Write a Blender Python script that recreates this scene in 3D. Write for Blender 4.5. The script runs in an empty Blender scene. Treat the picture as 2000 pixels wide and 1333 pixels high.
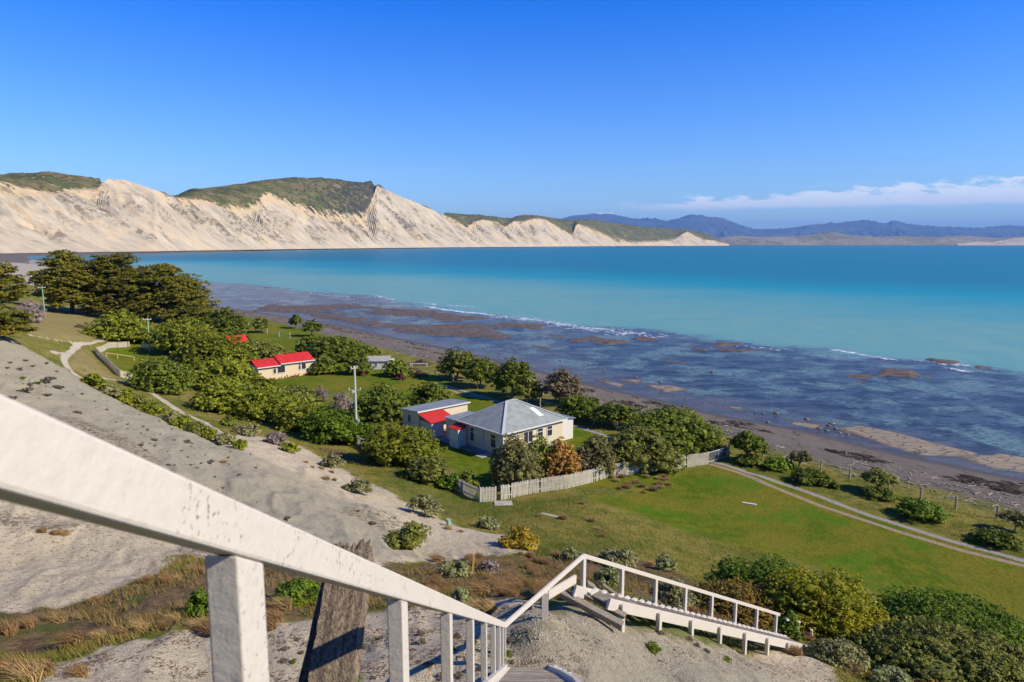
import bpy, math, random
import numpy as np
from mathutils import Vector
R = math.radians
random.seed(7); RNG = np.random.default_rng(7)
sc = bpy.context.scene
# ------------------------------------------------------------------ camera
CAMZ, PITCH, F = 25.0, R(8.09), 1333.3
cd = bpy.data.cameras.new('camera'); cam = bpy.data.objects.new('camera', cd)
sc.collection.objects.link(cam); sc.camera = cam
cam.location = (0, 0, CAMZ); cam.rotation_euler = (R(90)-PITCH, 0, 0)
cd.lens = 24; cd.sensor_width = 36; cd.clip_start = 0.05; cd.clip_end = 120000
cd.dof.use_dof = True; cd.dof.focus_distance = 14; cd.dof.aperture_fstop = 5.0
# ------------------------------------------------------------------ light
SUN_EL, SUN_AZ = R(36), R(107)          # azimuth clockwise from +Y
w = bpy.data.worlds.new('World'); sc.world = w; w.use_nodes = True
nt = w.node_tree; N = nt.nodes; L = nt.links; N.clear()
def wm(op, a, b=None, c=None, clamp=False):
    n = N.new('ShaderNodeMath'); n.operation = op; n.use_clamp = clamp
    for i, v in enumerate((a, b, c)):
        if v is None: continue
        if isinstance(v, (int, float)): n.inputs[i].default_value = v
        else: L.new(v, n.inputs[i])
    return n.outputs[0]
sky = N.new('ShaderNodeTexSky'); sky.sky_type = 'NISHITA'; sky.sun_disc = False
sky.sun_elevation = SUN_EL; sky.sun_rotation = SUN_AZ; sky.altitude = 0
sky.air_density = 1.0; sky.dust_density = 0.1; sky.ozone_density = 3.0
hs = N.new('ShaderNodeHueSaturation'); hs.inputs['Saturation'].default_value = 1.38; hs.inputs['Hue'].default_value = 0.512
hs.inputs['Value'].default_value = 1.0
L.new(sky.outputs[0], hs.inputs['Color'])
hs.inputs['Saturation'].default_value = 1.0; hs.inputs['Hue'].default_value = 0.5
tc = N.new('ShaderNodeTexCoord'); sp = N.new('ShaderNodeSeparateXYZ'); L.new(tc.outputs['Generated'], sp.inputs[0])
yy = wm('MAXIMUM', sp.outputs[1], 0.02)
U = wm('DIVIDE', sp.outputs[0], yy); V = wm('DIVIDE', sp.outputs[2], yy)
elv = wm('SMOOTH_MAX', sp.outputs[2], 0.0, 0.02)
gt = N.new('ShaderNodeMix'); gt.data_type = 'RGBA'; L.new(wm('POWER', wm('MULTIPLY', elv, 3.1, clamp=True), 0.8), gt.inputs[0]); gt.inputs[6].default_value = (1.02, 1.17, 1.23, 1); gt.inputs[7].default_value = (.0, .56, 1.62, 1)
tn = N.new('ShaderNodeMix'); tn.data_type = 'RGBA'; tn.blend_type = 'MULTIPLY'; tn.inputs[0].default_value = 1; L.new(hs.outputs[0], tn.inputs[6]); L.new(gt.outputs[2], tn.inputs[7]); hi = wm('SUBTRACT', 1.0, wm('MULTIPLY', wm('MULTIPLY_ADD', sp.outputs[2], 1.8, -.65, clamp=True), .45))
hv = N.new('ShaderNodeHueSaturation'); L.new(hi, hv.inputs['Value']); L.new(tn.outputs[2], hv.inputs['Color']); skycol = hv.outputs[0]
cb = N.new('ShaderNodeCombineXYZ'); L.new(wm('MULTIPLY', U, 9.0), cb.inputs[0]); L.new(wm('MULTIPLY', V, 34.0), cb.inputs[1])
no = N.new('ShaderNodeTexNoise'); no.inputs['Scale'].default_value = 2.3; no.inputs['Detail'].default_value = 9; no.inputs['Roughness'].default_value = 0.6
L.new(cb.outputs[0], no.inputs['Vector'])
top = wm('MULTIPLY_ADD', U, 0.066, 0.047); bot = wm('MULTIPLY_ADD', U, 0.016, 0.0425)
nd = wm('SUBTRACT', no.outputs[0], 0.5)
d1 = wm('SUBTRACT', wm('MULTIPLY_ADD', nd, 0.06, top), V)      # >0 below ragged top
d2 = wm('SUBTRACT', V, wm('MULTIPLY_ADD', nd, 0.014, bot))
m1 = wm('MULTIPLY', d1, 130, clamp=True); m2 = wm('MULTIPLY', d2, 150, clamp=True)
m3 = wm('MULTIPLY_ADD', U, 9.0, -1.25, clamp=True)
m4 = wm('MULTIPLY_ADD', no.outputs[0], 6.0, -1.25, clamp=True)
ym = wm('GREATER_THAN', sp.outputs[1], 0.05)
cm = wm('MULTIPLY', wm('MULTIPLY', wm('MULTIPLY', m1, m2), wm('MULTIPLY', m3, m4)), ym)
# thin high wisps
cb2 = N.new('ShaderNodeCombineXYZ'); L.new(wm('MULTIPLY', U, 3.0), cb2.inputs[0]); L.new(wm('MULTIPLY_ADD', U, -4.0, wm('MULTIPLY', V, 60.0)), cb2.inputs[1])
no2 = N.new('ShaderNodeTexNoise'); no2.inputs['Scale'].default_value = 1.0; no2.inputs['Detail'].default_value = 5
L.new(cb2.outputs[0], no2.inputs['Vector'])
ws = wm('MULTIPLY', wm('MULTIPLY_ADD', no2.outputs[0], 4.0, -2.3, clamp=True), wm('MULTIPLY', wm('MULTIPLY_ADD', V, -14.0, 1.9, clamp=True), 0.22))
ws = wm('MULTIPLY', ws, ym)
shade = wm('MULTIPLY_ADD', no.outputs[0], 1.1, 0.25, clamp=True)
lowd = wm('MULTIPLY', wm('DIVIDE', d2, 0.03, clamp=True), 0.45)
shade = wm('ADD', wm('MULTIPLY', shade, 0.8), lowd)
cc = N.new('ShaderNodeMix'); cc.data_type = 'RGBA'; L.new(shade, cc.inputs[0])
cc.inputs[6].default_value = (5.2, 5.9, 7.2, 1); cc.inputs[7].default_value = (8.2, 8.6, 9.0, 1)
mx = N.new('ShaderNodeMix'); mx.data_type = 'RGBA'; L.new(wm('MULTIPLY', cm, 0.93), mx.inputs[0]); L.new(skycol, mx.inputs[6]); L.new(cc.outputs[2], mx.inputs[7])
mx2 = N.new('ShaderNodeMix'); mx2.data_type = 'RGBA'; L.new(ws, mx2.inputs[0]); L.new(mx.outputs[2], mx2.inputs[6]); mx2.inputs[7].default_value = (8, 8.2, 8.8, 1)
bg = N.new('ShaderNodeBackground'); bg.inputs[1].default_value = 0.10; L.new(mx2.outputs[2], bg.inputs[0])
wo = N.new('ShaderNodeOutputWorld'); L.new(bg.outputs[0], wo.inputs[0])
sd_ = bpy.data.lights.new('sun', 'SUN'); sun = bpy.data.objects.new('sun', sd_); sc.collection.objects.link(sun)
sd_.energy = 4.9; sd_.angle = R(0.53); sd_.color = (1.0, 0.885, 0.68)
SD = Vector((math.sin(SUN_AZ)*math.cos(SUN_EL), math.cos(SUN_AZ)*math.cos(SUN_EL), math.sin(SUN_EL)))
sun.rotation_euler = (-SD).to_track_quat('-Z', 'Y').to_euler(); sun.location = (40, -20, 80)
sc.view_settings.view_transform = 'Standard'; sc.view_settings.look = 'None'
sc.view_settings.gamma = 1; sc.view_settings.exposure = 0.45
# ------------------------------------------------------------------ geometry of view (photo pixels -> points in the place)
cp, sp_ = math.cos(PITCH), math.sin(PITCH)
def ray(px, py):
    x, u = (px-1000)/F, (666.5-py)/F
    return np.array([x, cp+u*sp_, -sp_+u*cp])
def at_z(px, py, z):
    d = ray(px, py); t = (z-CAMZ)/d[2]; return np.array([0, 0, CAMZ])+d*t
def at_Y(px, py, Y):
    d = ray(px, py); t = Y/d[1]; return np.array([0, 0, CAMZ])+d*t
def depth(p): return p[1]*cp-(p[2]-CAMZ)*sp_
# ------------------------------------------------------------------ noise
def _h(ix, iy, s):
    h = (ix.astype(np.int64)*374761393+iy.astype(np.int64)*668265263+s*1274126177) & 0xffffffff
    h = ((h ^ (h >> 13))*1274126177) & 0xffffffff
    return ((h ^ (h >> 16)) & 0xffffff)/float(0xffffff)
def vnoise(x, y, s=0):
    ix, iy = np.floor(x), np.floor(y); fx, fy = x-ix, y-iy
    fx = fx*fx*(3-2*fx); fy = fy*fy*(3-2*fy)
    a, b = _h(ix, iy, s), _h(ix+1, iy, s); c, d = _h(ix, iy+1, s), _h(ix+1, iy+1, s)
    return (a*(1-fx)+b*fx)*(1-fy)+(c*(1-fx)+d*fx)*fy-0.5
def fbm(x, y, sc_, o=4, s=0):
    r = 0; a = 1.0; x = np.asarray(x, float)/sc_; y = np.asarray(y, float)/sc_
    for i in range(o):
        r = r+a*vnoise(x, y, s+i*17); x = x*2.03+5.1; y = y*2.03+3.7; a *= .5
    return r
def sstep(a, b, x):
    t = np.clip((x-a)/(b-a), 0, 1); return t*t*(3-2*t)
# ------------------------------------------------------------------ mesh helpers
def link(o): sc.collection.objects.link(o); return o
def np_mesh(name, co, faces, nper=4, attrs=None, smooth=False):
    co = np.asarray(co, np.float32); faces = np.asarray(faces, np.int32)
    m = bpy.data.meshes.new(name); nf = len(faces)
    m.vertices.add(len(co)); m.vertices.foreach_set('co', co.ravel())
    m.loops.add(nf*nper); m.loops.foreach_set('vertex_index', faces.ravel())
    m.polygons.add(nf); m.polygons.foreach_set('loop_start', np.arange(0, nf*nper, nper, dtype=np.int32))
    m.polygons.foreach_set('use_smooth', np.full(nf, smooth))
    m.update(calc_edges=True)
    for k, v in (attrs or {}).items():
        a = m.attributes.new(k, 'FLOAT', 'POINT'); a.data.foreach_set('value', np.asarray(v, np.float32).ravel())
    return m
class MB:
    def __init__(s): s.v = []; s.f = []; s.sm = []
    def add(s, vs, fs, sm=False):
        k = len(s.v); s.v += [tuple(float(c) for c in v) for v in vs]; s.f += [tuple(i+k for i in f) for f in fs]; s.sm += [sm]*len(fs)
    def box(s, c, ax, half):
        c = np.array(c, float); ax = [np.array(a, float) for a in ax]
        vs = [c+ax[0]*half[0]*i+ax[1]*half[1]*j+ax[2]*half[2]*k for k in (-1, 1) for j in (-1, 1) for i in (-1, 1)]
        s.add(vs, [(0, 2, 3, 1), (4, 5, 7, 6), (0, 1, 5, 4), (2, 6, 7, 3), (0, 4, 6, 2), (1, 3, 7, 5)])
    def beam(s, a, b, wd, ht, up=(0, 0, 1), tw=0):
        a = np.array(a, float); b = np.array(b, float); d = b-a; ln = np.linalg.norm(d); d /= ln
        up = np.array(up, float); x = np.cross(d, up); x /= np.linalg.norm(x); u = np.cross(x, d)
        s.box((a+b)/2, (x, d, u), (wd/2, ln/2, ht/2))
    def hexa(s, bot, topp):
        s.add(list(bot)+list(topp), [(3, 2, 1, 0), (4, 5, 6, 7), (0, 1, 5, 4), (1, 2, 6, 5), (2, 3, 7, 6), (3, 0, 4, 7)])
    def tube(s, pts, rads, n=8, cap=True):
        pts = [np.array(p, float) for p in pts]; rings = []
        for i, p in enumerate(pts):
            d = pts[min(i+1, len(pts)-1)]-pts[max(i-1, 0)]; d /= (np.linalg.norm(d)+1e-9)
            a = np.cross(d, (0.3, 0.2, 1) if abs(d[2]) < .9 else (1, 0, 0)); a /= np.linalg.norm(a); b = np.cross(d, a)
            rings.append([p+(a*math.cos(t)+b*math.sin(t))*rads[i] for t in np.linspace(0, 2*math.pi, n, endpoint=False)])
        vs = [v for r_ in rings for v in r_]; fs = []
        for i in range(len(pts)-1):
            for j in range(n): fs.append((i*n+j, i*n+(j+1) % n, (i+1)*n+(j+1) % n, (i+1)*n+j))
        s.add(vs, fs, True)
        if cap:
            s.add(rings[0], [tuple(range(n))[::-1]]); s.add(rings[-1], [tuple(range(n))])
    def build(s, name, mat, parent=None, bevel=0):
        m = bpy.data.meshes.new(name); m.from_pydata(s.v, [], s.f); m.update()
        m.polygons.foreach_set('use_smooth', s.sm)
        if mat: m.materials.append(mat)
        o = link(bpy.data.objects.new(name, m))
        if parent:
            o.parent = parent
        if bevel:
            b = o.modifiers.new('b', 'BEVEL'); b.width = bevel; b.segments = 2; b.limit_method = 'ANGLE'
        return o
def tag(o, label=None, cat=None, group=None, kind=None):
    if label: o['label'] = label
    if cat: o['category'] = cat
    if group: o['group'] = group
    if kind: o['kind'] = kind
    return o
def root(name, loc, label, cat, group=None, rz=0):
    o = link(bpy.data.objects.new(name, None)); o.location = [float(c) for c in loc]; o.rotation_euler = (0, 0, rz); o.empty_display_size = .3
    return tag(o, label, cat, group)
def rel(p, o): return np.array(p, float)-np.array(o, float)
# ------------------------------------------------------------------ materials
def mat(name):
    m = bpy.data.materials.new(name); m.use_nodes = True; nt = m.node_tree; nt.nodes.clear()
    return m, G(nt)
class G:
    def __init__(s, nt): s.t = nt; s.n = nt.nodes; s.l = nt.links
    def new(s, t, **k):
        n = s.n.new(t)
        for a, b in k.items(): setattr(n, a, b)
        return n
    def put(s, v, sock):
        if isinstance(v, (int, float)): sock.default_value = v
        elif isinstance(v, (tuple, list)):
            sock.default_value = tuple(v)+(1,) if len(v) == 3 and sock.type == 'RGBA' else v
        else: s.l.new(v, sock)
    def math(s, op, a, b=None, c=None, clamp=False):
        n = s.new('ShaderNodeMath', operation=op, use_clamp=clamp)
        for i, v in enumerate((a, b, c)):
            if v is not None: s.put(v, n.inputs[i])
        return n.outputs[0]
    def mix(s, f, a, b, mode='MIX'):
        n = s.new('ShaderNodeMix', data_type='RGBA', blend_type=mode); s.put(f, n.inputs[0]); s.put(a, n.inputs[6]); s.put(b, n.inputs[7]); return n.outputs[2]
    def coord(s, kind='Object', scale=None, rot=None):
        o = s.new('ShaderNodeTexCoord').outputs[kind]
        if scale or rot:
            m = s.new('ShaderNodeMapping'); s.l.new(o, m.inputs[0])
            if scale: m.inputs['Scale'].default_value = scale
            if rot: m.inputs['Rotation'].default_value = rot
            o = m.outputs[0]
        return o
    def noise(s, vec, scale=5, detail=4, rough=.55, dist=0):
        n = s.new('ShaderNodeTexNoise'); n.inputs['Scale'].default_value = scale; n.inputs['Detail'].default_value = detail
        n.inputs['Roughness'].default_value = rough; n.inputs['Distortion'].default_value = dist
        if vec is not None: s.l.new(vec, n.inputs['Vector'])
        return n.outputs[0]
    def vor(s, vec, scale=5, feat='F1', out=0):
        n = s.new('ShaderNodeTexVoronoi', feature=feat); n.inputs['Scale'].default_value = scale; s.l.new(vec, n.inputs['Vector']); return n.outputs[out]
    def ss(s, x, a, b): # smooth ramp
        n = s.new('ShaderNodeMapRange', interpolation_type='SMOOTHSTEP'); s.put(x, n.inputs[0]); n.inputs[1].default_value = a; n.inputs[2].default_value = b; return n.outputs[0]
    def attr(s, name): return s.new('ShaderNodeAttribute', attribute_name=name).outputs['Fac']
    def bump(s, h, strength=.5, dist=.1, normal=None):
        n = s.new('ShaderNodeBump'); n.inputs['Strength'].default_value = strength; n.inputs['Distance'].default_value = dist; s.l.new(h, n.inputs['Height'])
        if normal is not None: s.l.new(normal, n.inputs['Normal'])
        return n.outputs[0]
    def out(s, col, rough=.8, spec=.3, normal=None, metal=0, trans=None):
        b = s.new('ShaderNodeBsdfPrincipled'); s.put(col, b.inputs['Base Color']); s.put(rough, b.inputs['Roughness'])
        s.put(spec, b.inputs['Specular IOR Level']); s.put(metal, b.inputs['Metallic'])
        if normal is not None: s.l.new(normal, b.inputs['Normal'])
        o = s.new('ShaderNodeOutputMaterial'); sh = b.outputs[0]
        if trans:
            t = s.new('ShaderNodeBsdfTranslucent'); s.put(col, t.inputs[0]); x = s.new('ShaderNodeMixShader'); x.inputs[0].default_value = trans
            s.l.new(sh, x.inputs[1]); s.l.new(t.outputs[0], x.inputs[2]); sh = x.outputs[0]
        s.l.new(sh, o.inputs[0])
def leafmat(name, dark, light, third=None, amt=.3, nscale=.6, trans=.25):
    m, g = mat(name); r = g.attr('rnd'); ob = g.coord('Object'); n = g.noise(ob, nscale, 3); dark = tuple(x*1.15 for x in dark); light = tuple(x*1.55 for x in light)
    f = g.math('ADD', g.math('MULTIPLY', r, .65), g.math('MULTIPLY_ADD', n, 1.3, -.45), clamp=True)
    c = g.mix(f, dark, light)
    if third:
        n2 = g.noise(ob, nscale*2.7, 2); c = g.mix(g.math('MULTIPLY', g.ss(n2, .5, .62), amt), c, third)
    oi = g.new('ShaderNodeObjectInfo'); v = g.math('MULTIPLY_ADD', oi.outputs['Random'], .4, .8)
    h = g.new('ShaderNodeHueSaturation'); g.l.new(v, h.inputs['Value']); g.l.new(c, h.inputs['Color'])
    g.out(h.outputs[0], .6, .12, trans=trans); return m
def painted(name, col, dirt=(.25, .22, .16), amt=.35, scale=6, bump=.15, boards=0, rough=.55):
    m, g = mat(name); ob = g.coord('Object'); n = g.noise(ob, scale, 6, .65); n2 = g.noise(ob, scale*7, 3)
    c = g.mix(g.math('MULTIPLY', g.ss(n, .45, .75), amt), col, dirt)
    hgt = g.math('ADD', n2, 0)
    nr = g.bump(hgt, bump, .01)
    if boards:
        z = g.new('ShaderNodeSeparateXYZ'); g.l.new(ob, z.inputs[0]); fr = g.math('FRACT', g.math('MULTIPLY', z.outputs[2], 1/boards))
        c = g.mix(g.math('MULTIPLY', g.ss(fr, .12, 0.0), .55), c, (.12, .1, .08)); nr = g.bump(fr, .8, .02, nr)
    g.out(c, rough, .3, nr); return m
M = {}
M['white'] = painted('white_paint', (.62, .59, .53), (.5, .44, .34), .35)
M['cream'] = painted('cream_boards', (.68, .57, .37), (.5, .4, .27), .25, 2, boards=.17)
M['cream2'] = painted('pale_cream_boards', (.66, .58, .43), (.45, .38, .27), .25, 2, boards=.17)
M['whiteboards'] = painted('white_boards', (.68, .66, .63), (.5, .45, .4), .2, 2, boards=.15)
M['trim'] = painted('white_trim', (.66, .65, .62), amt=.15)
def m_rail():
    m, g = mat('worn_white_paint'); ob = g.coord('Object')
    n = g.noise(ob, 3.0, 5, .6); n1 = g.noise(ob, 55, 5, .7); n2 = g.noise(ob, 26, 4, .6)
    chips = g.math('MULTIPLY', g.ss(n1, .60, .64), g.ss(n, .46, .58))
    c = g.mix(g.math('MULTIPLY', g.ss(n2, .4, .8), .25), (.57, .53, .465), (.46, .41, .34))
    c = g.mix(chips, c, (.16, .15, .14))
    n3 = g.noise(ob, 9, 2, .5); c = g.mix(g.math('MULTIPLY', g.ss(n3, .70, .78), .55), c, (.5, .27, .08))
    g.out(c, .6, .3, g.bump(g.math('ADD', g.math('MULTIPLY', n2, .7), g.math('MULTIPLY', chips, -.6)), .5, .011)); return m
M['rail'] = m_rail()
def m_wood(name, a, b, sc_=(18, 1.2, 18)):
    m, g = mat(name); v = g.coord('Object', sc_); n = g.noise(v, 2.5, 7, .7, .6); n2 = g.noise(g.coord('Object'), 2, 3)
    c = g.mix(g.ss(n, .3, .7), a, b); c = g.mix(g.math('MULTIPLY', n2, .25), c, (.33, .31, .28)); oi = g.new('ShaderNodeObjectInfo'); hh_ = g.new('ShaderNodeHueSaturation'); g.l.new(g.math('MULTIPLY_ADD', oi.outputs['Random'], .5, .72), hh_.inputs['Value']); g.l.new(c, hh_.inputs['Color']); c = hh_.outputs[0]
    g.out(c, .85, .15, g.bump(n, .9, .03)); return m
M['oldwood'] = m_wood('weathered_post_wood', (.025, .018, .013), (.34, .25, .17), (26, 26, .9))
M['deck'] = m_wood('weathered_plank_wood', (.08, .065, .05), (.33, .28, .22), (3, 22, 22))
M['tread'] = m_wood('grey_tread_wood', (.16, .135, .11), (.42, .37, .31), (2, 30, 30))
M['pale_pole'] = painted('pale_green_pole', (.42, .47, .38), (.25, .27, .2), .4, 4)
M['greenpole'] = painted('green_pole', (.24, .42, .32), (.3, .35, .25), .4, 3)
M['postwood'] = painted('fence_post_wood', (.4, .34, .25), (.2, .17, .12), .5, 4)
M['newwood'] = painted('new_yellow_timber', (.62, .43, .17), (.4, .3, .15), .3, 3)
M['picket'] = painted('weathered_pickets', (.54, .51, .42), (.24, .22, .16), .6, 1.6)
M['greypicket'] = painted('grey_pickets', (.45, .4, .32), (.15, .13, .1), .6, 2.5)
M['metal'] = painted('galvanised_metal', (.5, .52, .54), (.3, .3, .3), .2)
M['insul'] = painted('white_insulator', (.75, .76, .78), amt=.1)
def m_roof(name, a, b, axis, ribs=.0762*2, rough=.45, metal=.0):
    m, g = mat(name); ob = g.coord('Object'); s = g.new('ShaderNodeSeparateXYZ'); g.l.new(ob, s.inputs[0])
    fr = g.math('SINE', g.math('MULTIPLY', s.outputs[axis], 2*math.pi/ribs)); n = g.noise(ob, 1.1, 5, .65); n2 = g.noise(ob, 6, 4)
    c = g.mix(g.math('ADD', g.math('MULTIPLY', g.ss(n, .35, .65), .7), g.math('MULTIPLY', n2, .3)), a, b)
    sh = g.math('FRACT', g.math('MULTIPLY', s.outputs[axis], 1/.76)); tone = g.math('MULTIPLY', g.ss(sh, .95, 1.0), .25)
    c = g.mix(tone, c, (.2, .2, .2))
    g.out(c, rough, .4, g.bump(fr, .5, .03), metal); return m
M['iron_x'] = m_roof('corrugated_iron_a', (.22, .25, .235), (.34, .37, .345), 0); M['iron_y'] = m_roof('corrugated_iron_b', (.22, .25, .235), (.34, .37, .345), 1)
M['iron_flat'] = m_roof('flat_iron', (.17, .19, .2), (.27, .3, .3), 1)
M['red_x'] = m_roof('red_roof_a', (.5, .02, .012), (.6, .04, .025), 0)
M['glass'] = (lambda: (lambda m, g: (g.out((.03, .035, .04), .08, .6), m)[1])(*mat('window_glass')))()
M['skylight'] = painted('roof_light_sheet', (.66, .68, .6), amt=.15)
M['dark'] = painted('dark_opening', (.03, .03, .03), amt=.1)
def simple(name, a, b, sc_=3, rough=.9, bump=.4):
    m, g = mat(name); ob = g.coord('Object'); n = g.noise(ob, sc_, 6, .65); g.out(g.mix(g.ss(n, .3, .7), a, b), rough, .2, g.bump(n, bump, .1)); return m
M['rock'] = simple('shore_rock', (.1, .09, .08), (.26, .23, .19), 3)
M['driftwood'] = simple('driftwood', (.2, .15, .11), (.5, .43, .35), 3)
M['weed'] = simple('dried_seaweed', (.025, .018, .014), (.07, .05, .035), 3)
M['concrete'] = simple('pale_concrete', (.3, .28, .25), (.42, .4, .36), 3)
M['asphalt'] = simple('paving', (.16, .15, .16), (.24, .22, .22), 3)
M['redpave'] = simple('red_brick_paving', (.25, .12, .09), (.36, .2, .15), 3)
M['twig'] = simple('bark', (.09, .07, .055), (.24, .2, .16), 4)
M['brush'] = simple('dead_brush', (.07, .05, .035), (.24, .17, .11), 4)
M['flower'] = simple('red_flowers', (.4, .05, .04), (.5, .18, .1), 8)
M['foam'] = simple('foam_white', (.72, .76, .8), (.9, .92, .94), 3, .5, .2)
# leaf colours
M['lf_dense'] = leafmat('dark_green_leaves', (.036, .06, .010), (.15, .18, .018), (.14, .13, .04), .35)
M['lf_hedge'] = leafmat('yellow_green_leaves', (.042, .07, .009), (.215, .235, .017), (.26, .22, .03), .5)
M['lf_bright'] = leafmat('bright_green_leaves', (.03, .075, .010), (.14, .21, .015), (.23, .22, .02), .35, .4)
M['lf_lime'] = leafmat('lime_leaves', (.07, .10, .010), (.28, .27, .015), (.34, .27, .02), .5, .4)
M['lf_olive'] = leafmat('olive_leaves', (.06, .065, .022), (.20, .185, .065), (.24, .2, .08), .4)
M['lf_olivegreen'] = leafmat('glossy_olive_leaves', (.04, .06, .012), (.22, .23, .045), (.27, .24, .06), .4)
M['lf_pine'] = leafmat('cypress_leaves', (.028, .038, .008), (.155, .15, .015), (.29, .19, .018), .6, .3)
M['lf_orange'] = leafmat('orange_leaves', (.16, .10, .03), (.42, .23, .045), (.22, .13, .08), .5)
M['lf_brown'] = leafmat('brown_leaves', (.07, .055, .03), (.2, .155, .09), (.16, .13, .1), .5)
M['lf_grey'] = leafmat('grey_green_leaves', (.085, .095, .035), (.25, .24, .095), (.21, .18, .14), .5, 1.5)
M['lf_silver'] = leafmat('silver_green_leaves', (.09, .11, .045), (.25, .27, .115), (.30, .30, .09), .4, 1.5)
M['lf_rust'] = leafmat('rust_leaves', (.09, .065, .015), (.25, .165, .03), (.12, .12, .03), .4, .7)
M['lf_gold'] = leafmat('golden_leaves', (.11, .085, .012), (.32, .22, .018), (.16, .15, .025), .4, 1.0)
M['lf_mauve'] = leafmat('bare_grey_twigs', (.12, .09, .08), (.30, .25, .22), (.2, .16, .14), .4)
M['lf_maroon'] = leafmat('maroon_leaves', (.06, .025, .02), (.15, .06, .045))
M['tuft'] = leafmat('brown_tussock', (.10, .06, .028), (.30, .185, .085), (.2, .17, .05), .3, 1.5, .15)
M['tuft2'] = leafmat('straw_tussock', (.15, .10, .04), (.40, .28, .125), (.2, .19, .06), .3, 1.5, .15)
M['scrubdark'] = leafmat('dark_clump', (.05, .045, .03), (.16, .13, .09))
M['flax'] = leafmat('flax_leaves', (.12, .13, .02), (.5, .38, .05))

# ------------------------------------------------------------------ the lie of the land
def wxy(pts, z=0.0): return np.array([at_z(a, b, z)[:2] for a, b in pts])
SHORE = wxy([(2300, 1005), (2150, 965), (2000, 930), (1880, 906), (1790, 888), (1700, 867), (1640, 852), (1580, 837), (1460, 816), (1400, 804), (1300, 779), (1195, 756),
             (1125, 739), (1031, 714), (950, 695), (845, 672), (775, 658), (670, 634), (600, 623), (497, 608), (434, 599), (380, 585), (300, 561), (200, 539), (120, 524), (60, 515)])
SHORE = np.vstack([[(300, 20)], [(130, 58)], SHORE, [(-800, 1150), (-980, 1400), (-960, 1700), (-860, 2300), (-700, 3400), (200, 6500)]])
def dist_poly(x, y, P, closed=False):
    """distance to a polyline (and side: >0 left of travel)"""
    best = np.full(x.shape, 1e18); side = np.zeros(x.shape)
    n = len(P); rng = range(n if closed else n-1)
    for i in rng:
        a = P[i]; b = P[(i+1) % n]; d = b-a; L2 = d@d
        t = np.clip(((x-a[0])*d[0]+(y-a[1])*d[1])/L2, 0, 1)
        qx, qy = x-a[0]-t*d[0], y-a[1]-t*d[1]; q = qx*qx+qy*qy
        s = d[0]*qy-d[1]*qx; u = q < best
        best = np.where(u, q, best); side = np.where(u, s, side)
    return np.sqrt(best), side
def in_poly(x, y, P):
    c = np.zeros(x.shape, bool); n = len(P); j = n-1
    for i in range(n):
        a, b = P[i], P[j]
        m = ((a[1] > y) != (b[1] > y)) & (x < (b[0]-a[0])*(y-a[1])/(b[1]-a[1]+1e-12)+a[0]); c ^= m; j = i
    return c
def sdist(x, y, P):
    d, _ = dist_poly(x, y, P, True); return np.where(in_poly(x, y, P), d, -d)
LANDPOLY = np.vstack([SHORE, [(-8000, 6500), (-8000, -8000), (8000, -8000), (8000, -300)]])
REEF = wxy([(2500, 860), (2000, 735), (1944, 716), (1812, 705), (1700, 696), (1625, 682), (1531, 675), (1400, 660), (1250, 641), (1130, 638), (1040, 625), (950, 614), (835, 598), (730, 578), (600, 570), (500, 556), (410, 552), (330, 545), (150, 520)])
# height control points: (px, py, Y) for slopes, or flat points with z
CP = []
for px, py, Y in [(750, 1000, 45), (800, 1060, 38), (1000, 1060, 41), (1100, 1060, 42), (1200, 1100, 38), (1300, 1100, 40), (1400, 1100, 43), (1460, 1190, 31.5), (1300, 1160, 27),
                  (1560, 1205, 28), (1690, 1210, 34), (1720, 1260, 29), (900, 1120, 27), (1000, 1150, 21.5), (1180, 1140, 20.5), (1060, 1222, 13.8), (1300, 1222, 17.6), (1440, 1266, 20.2), (1560, 1262, 23.4),
                  (1100, 1300, 12.1), (1300, 1300, 14.2), (1500, 1333, 16), (1620, 1318, 19.5), (700, 1300, 12.6), (450, 1333, 12), (300, 1250, 14), (100, 1300, 12.5), (0, 1333, 11.5),
                  (150, 1180, 18), (400, 1150, 19), (600, 1200, 17), (100, 1060, 25), (0, 790, 42), (0, 655, 60), (0, 900, 33), (250, 900, 38), (200, 770, 59), (350, 832, 55), (120, 720, 60),
                  (500, 883, 52), (600, 933, 48), (500, 1000, 35), (650, 1000, 38), (740, 1080, 31), (300, 800, 76), (400, 832, 69), (200, 745, 88), (500, 862, 64), (650, 920, 57), (700, 972, 47.5),
                  (600, 850, 76), (430, 790, 88), (350, 760, 100), (250, 740, 107), (190, 690, 130), (800, 930, 59), (850, 970, 55), (975, 980, 55.5), (1100, 985, 54),
                  (150, 660, 130), (100, 640, 140), (200, 640, 165), (60, 600, 190), (250, 620, 205), (0, 600, 170), (50, 665, 95), (-30, 655, 90), (-300, 640, 60), (-300, 600, 120), (-300, 900, 30), (50, 550, 330), (100, 560, 330),
                  (0, 530, 450), (100, 533, 490), (-200, 530, 500), (-600, 600, 90)]:
    CP.append(at_Y(px, py, Y))
for px, py, z in [(1400, 905, 2.6), (1950, 1090, 2.6), (2000, 1160, 2.7), (1700, 1060, 2.7), (1500, 950, 2.6), (1000, 900, 2.6), (1200, 885, 2.6), (900, 890, 2.6), (700, 760, 2.6), (800, 700, 2.3),
                  (1100, 825, 2.5), (600, 740, 2.6), (500, 640, 2.6), (440, 620, 2.6), (640, 700, 2.5), (290, 690, 2.7), (400, 650, 2.6), (1300, 1000, 2.9), (1500, 1050, 2.8), (1720, 1150, 3.0),
                  (1900, 1200, 3.0), (2100, 1260, 3.2), (700, 830, 2.7), (750, 880, 2.8), (2300, 1100, 2.6), (330, 700, 2.7), (300, 580, 3)]:
    CP.append(at_z(px, py, z))
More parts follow.
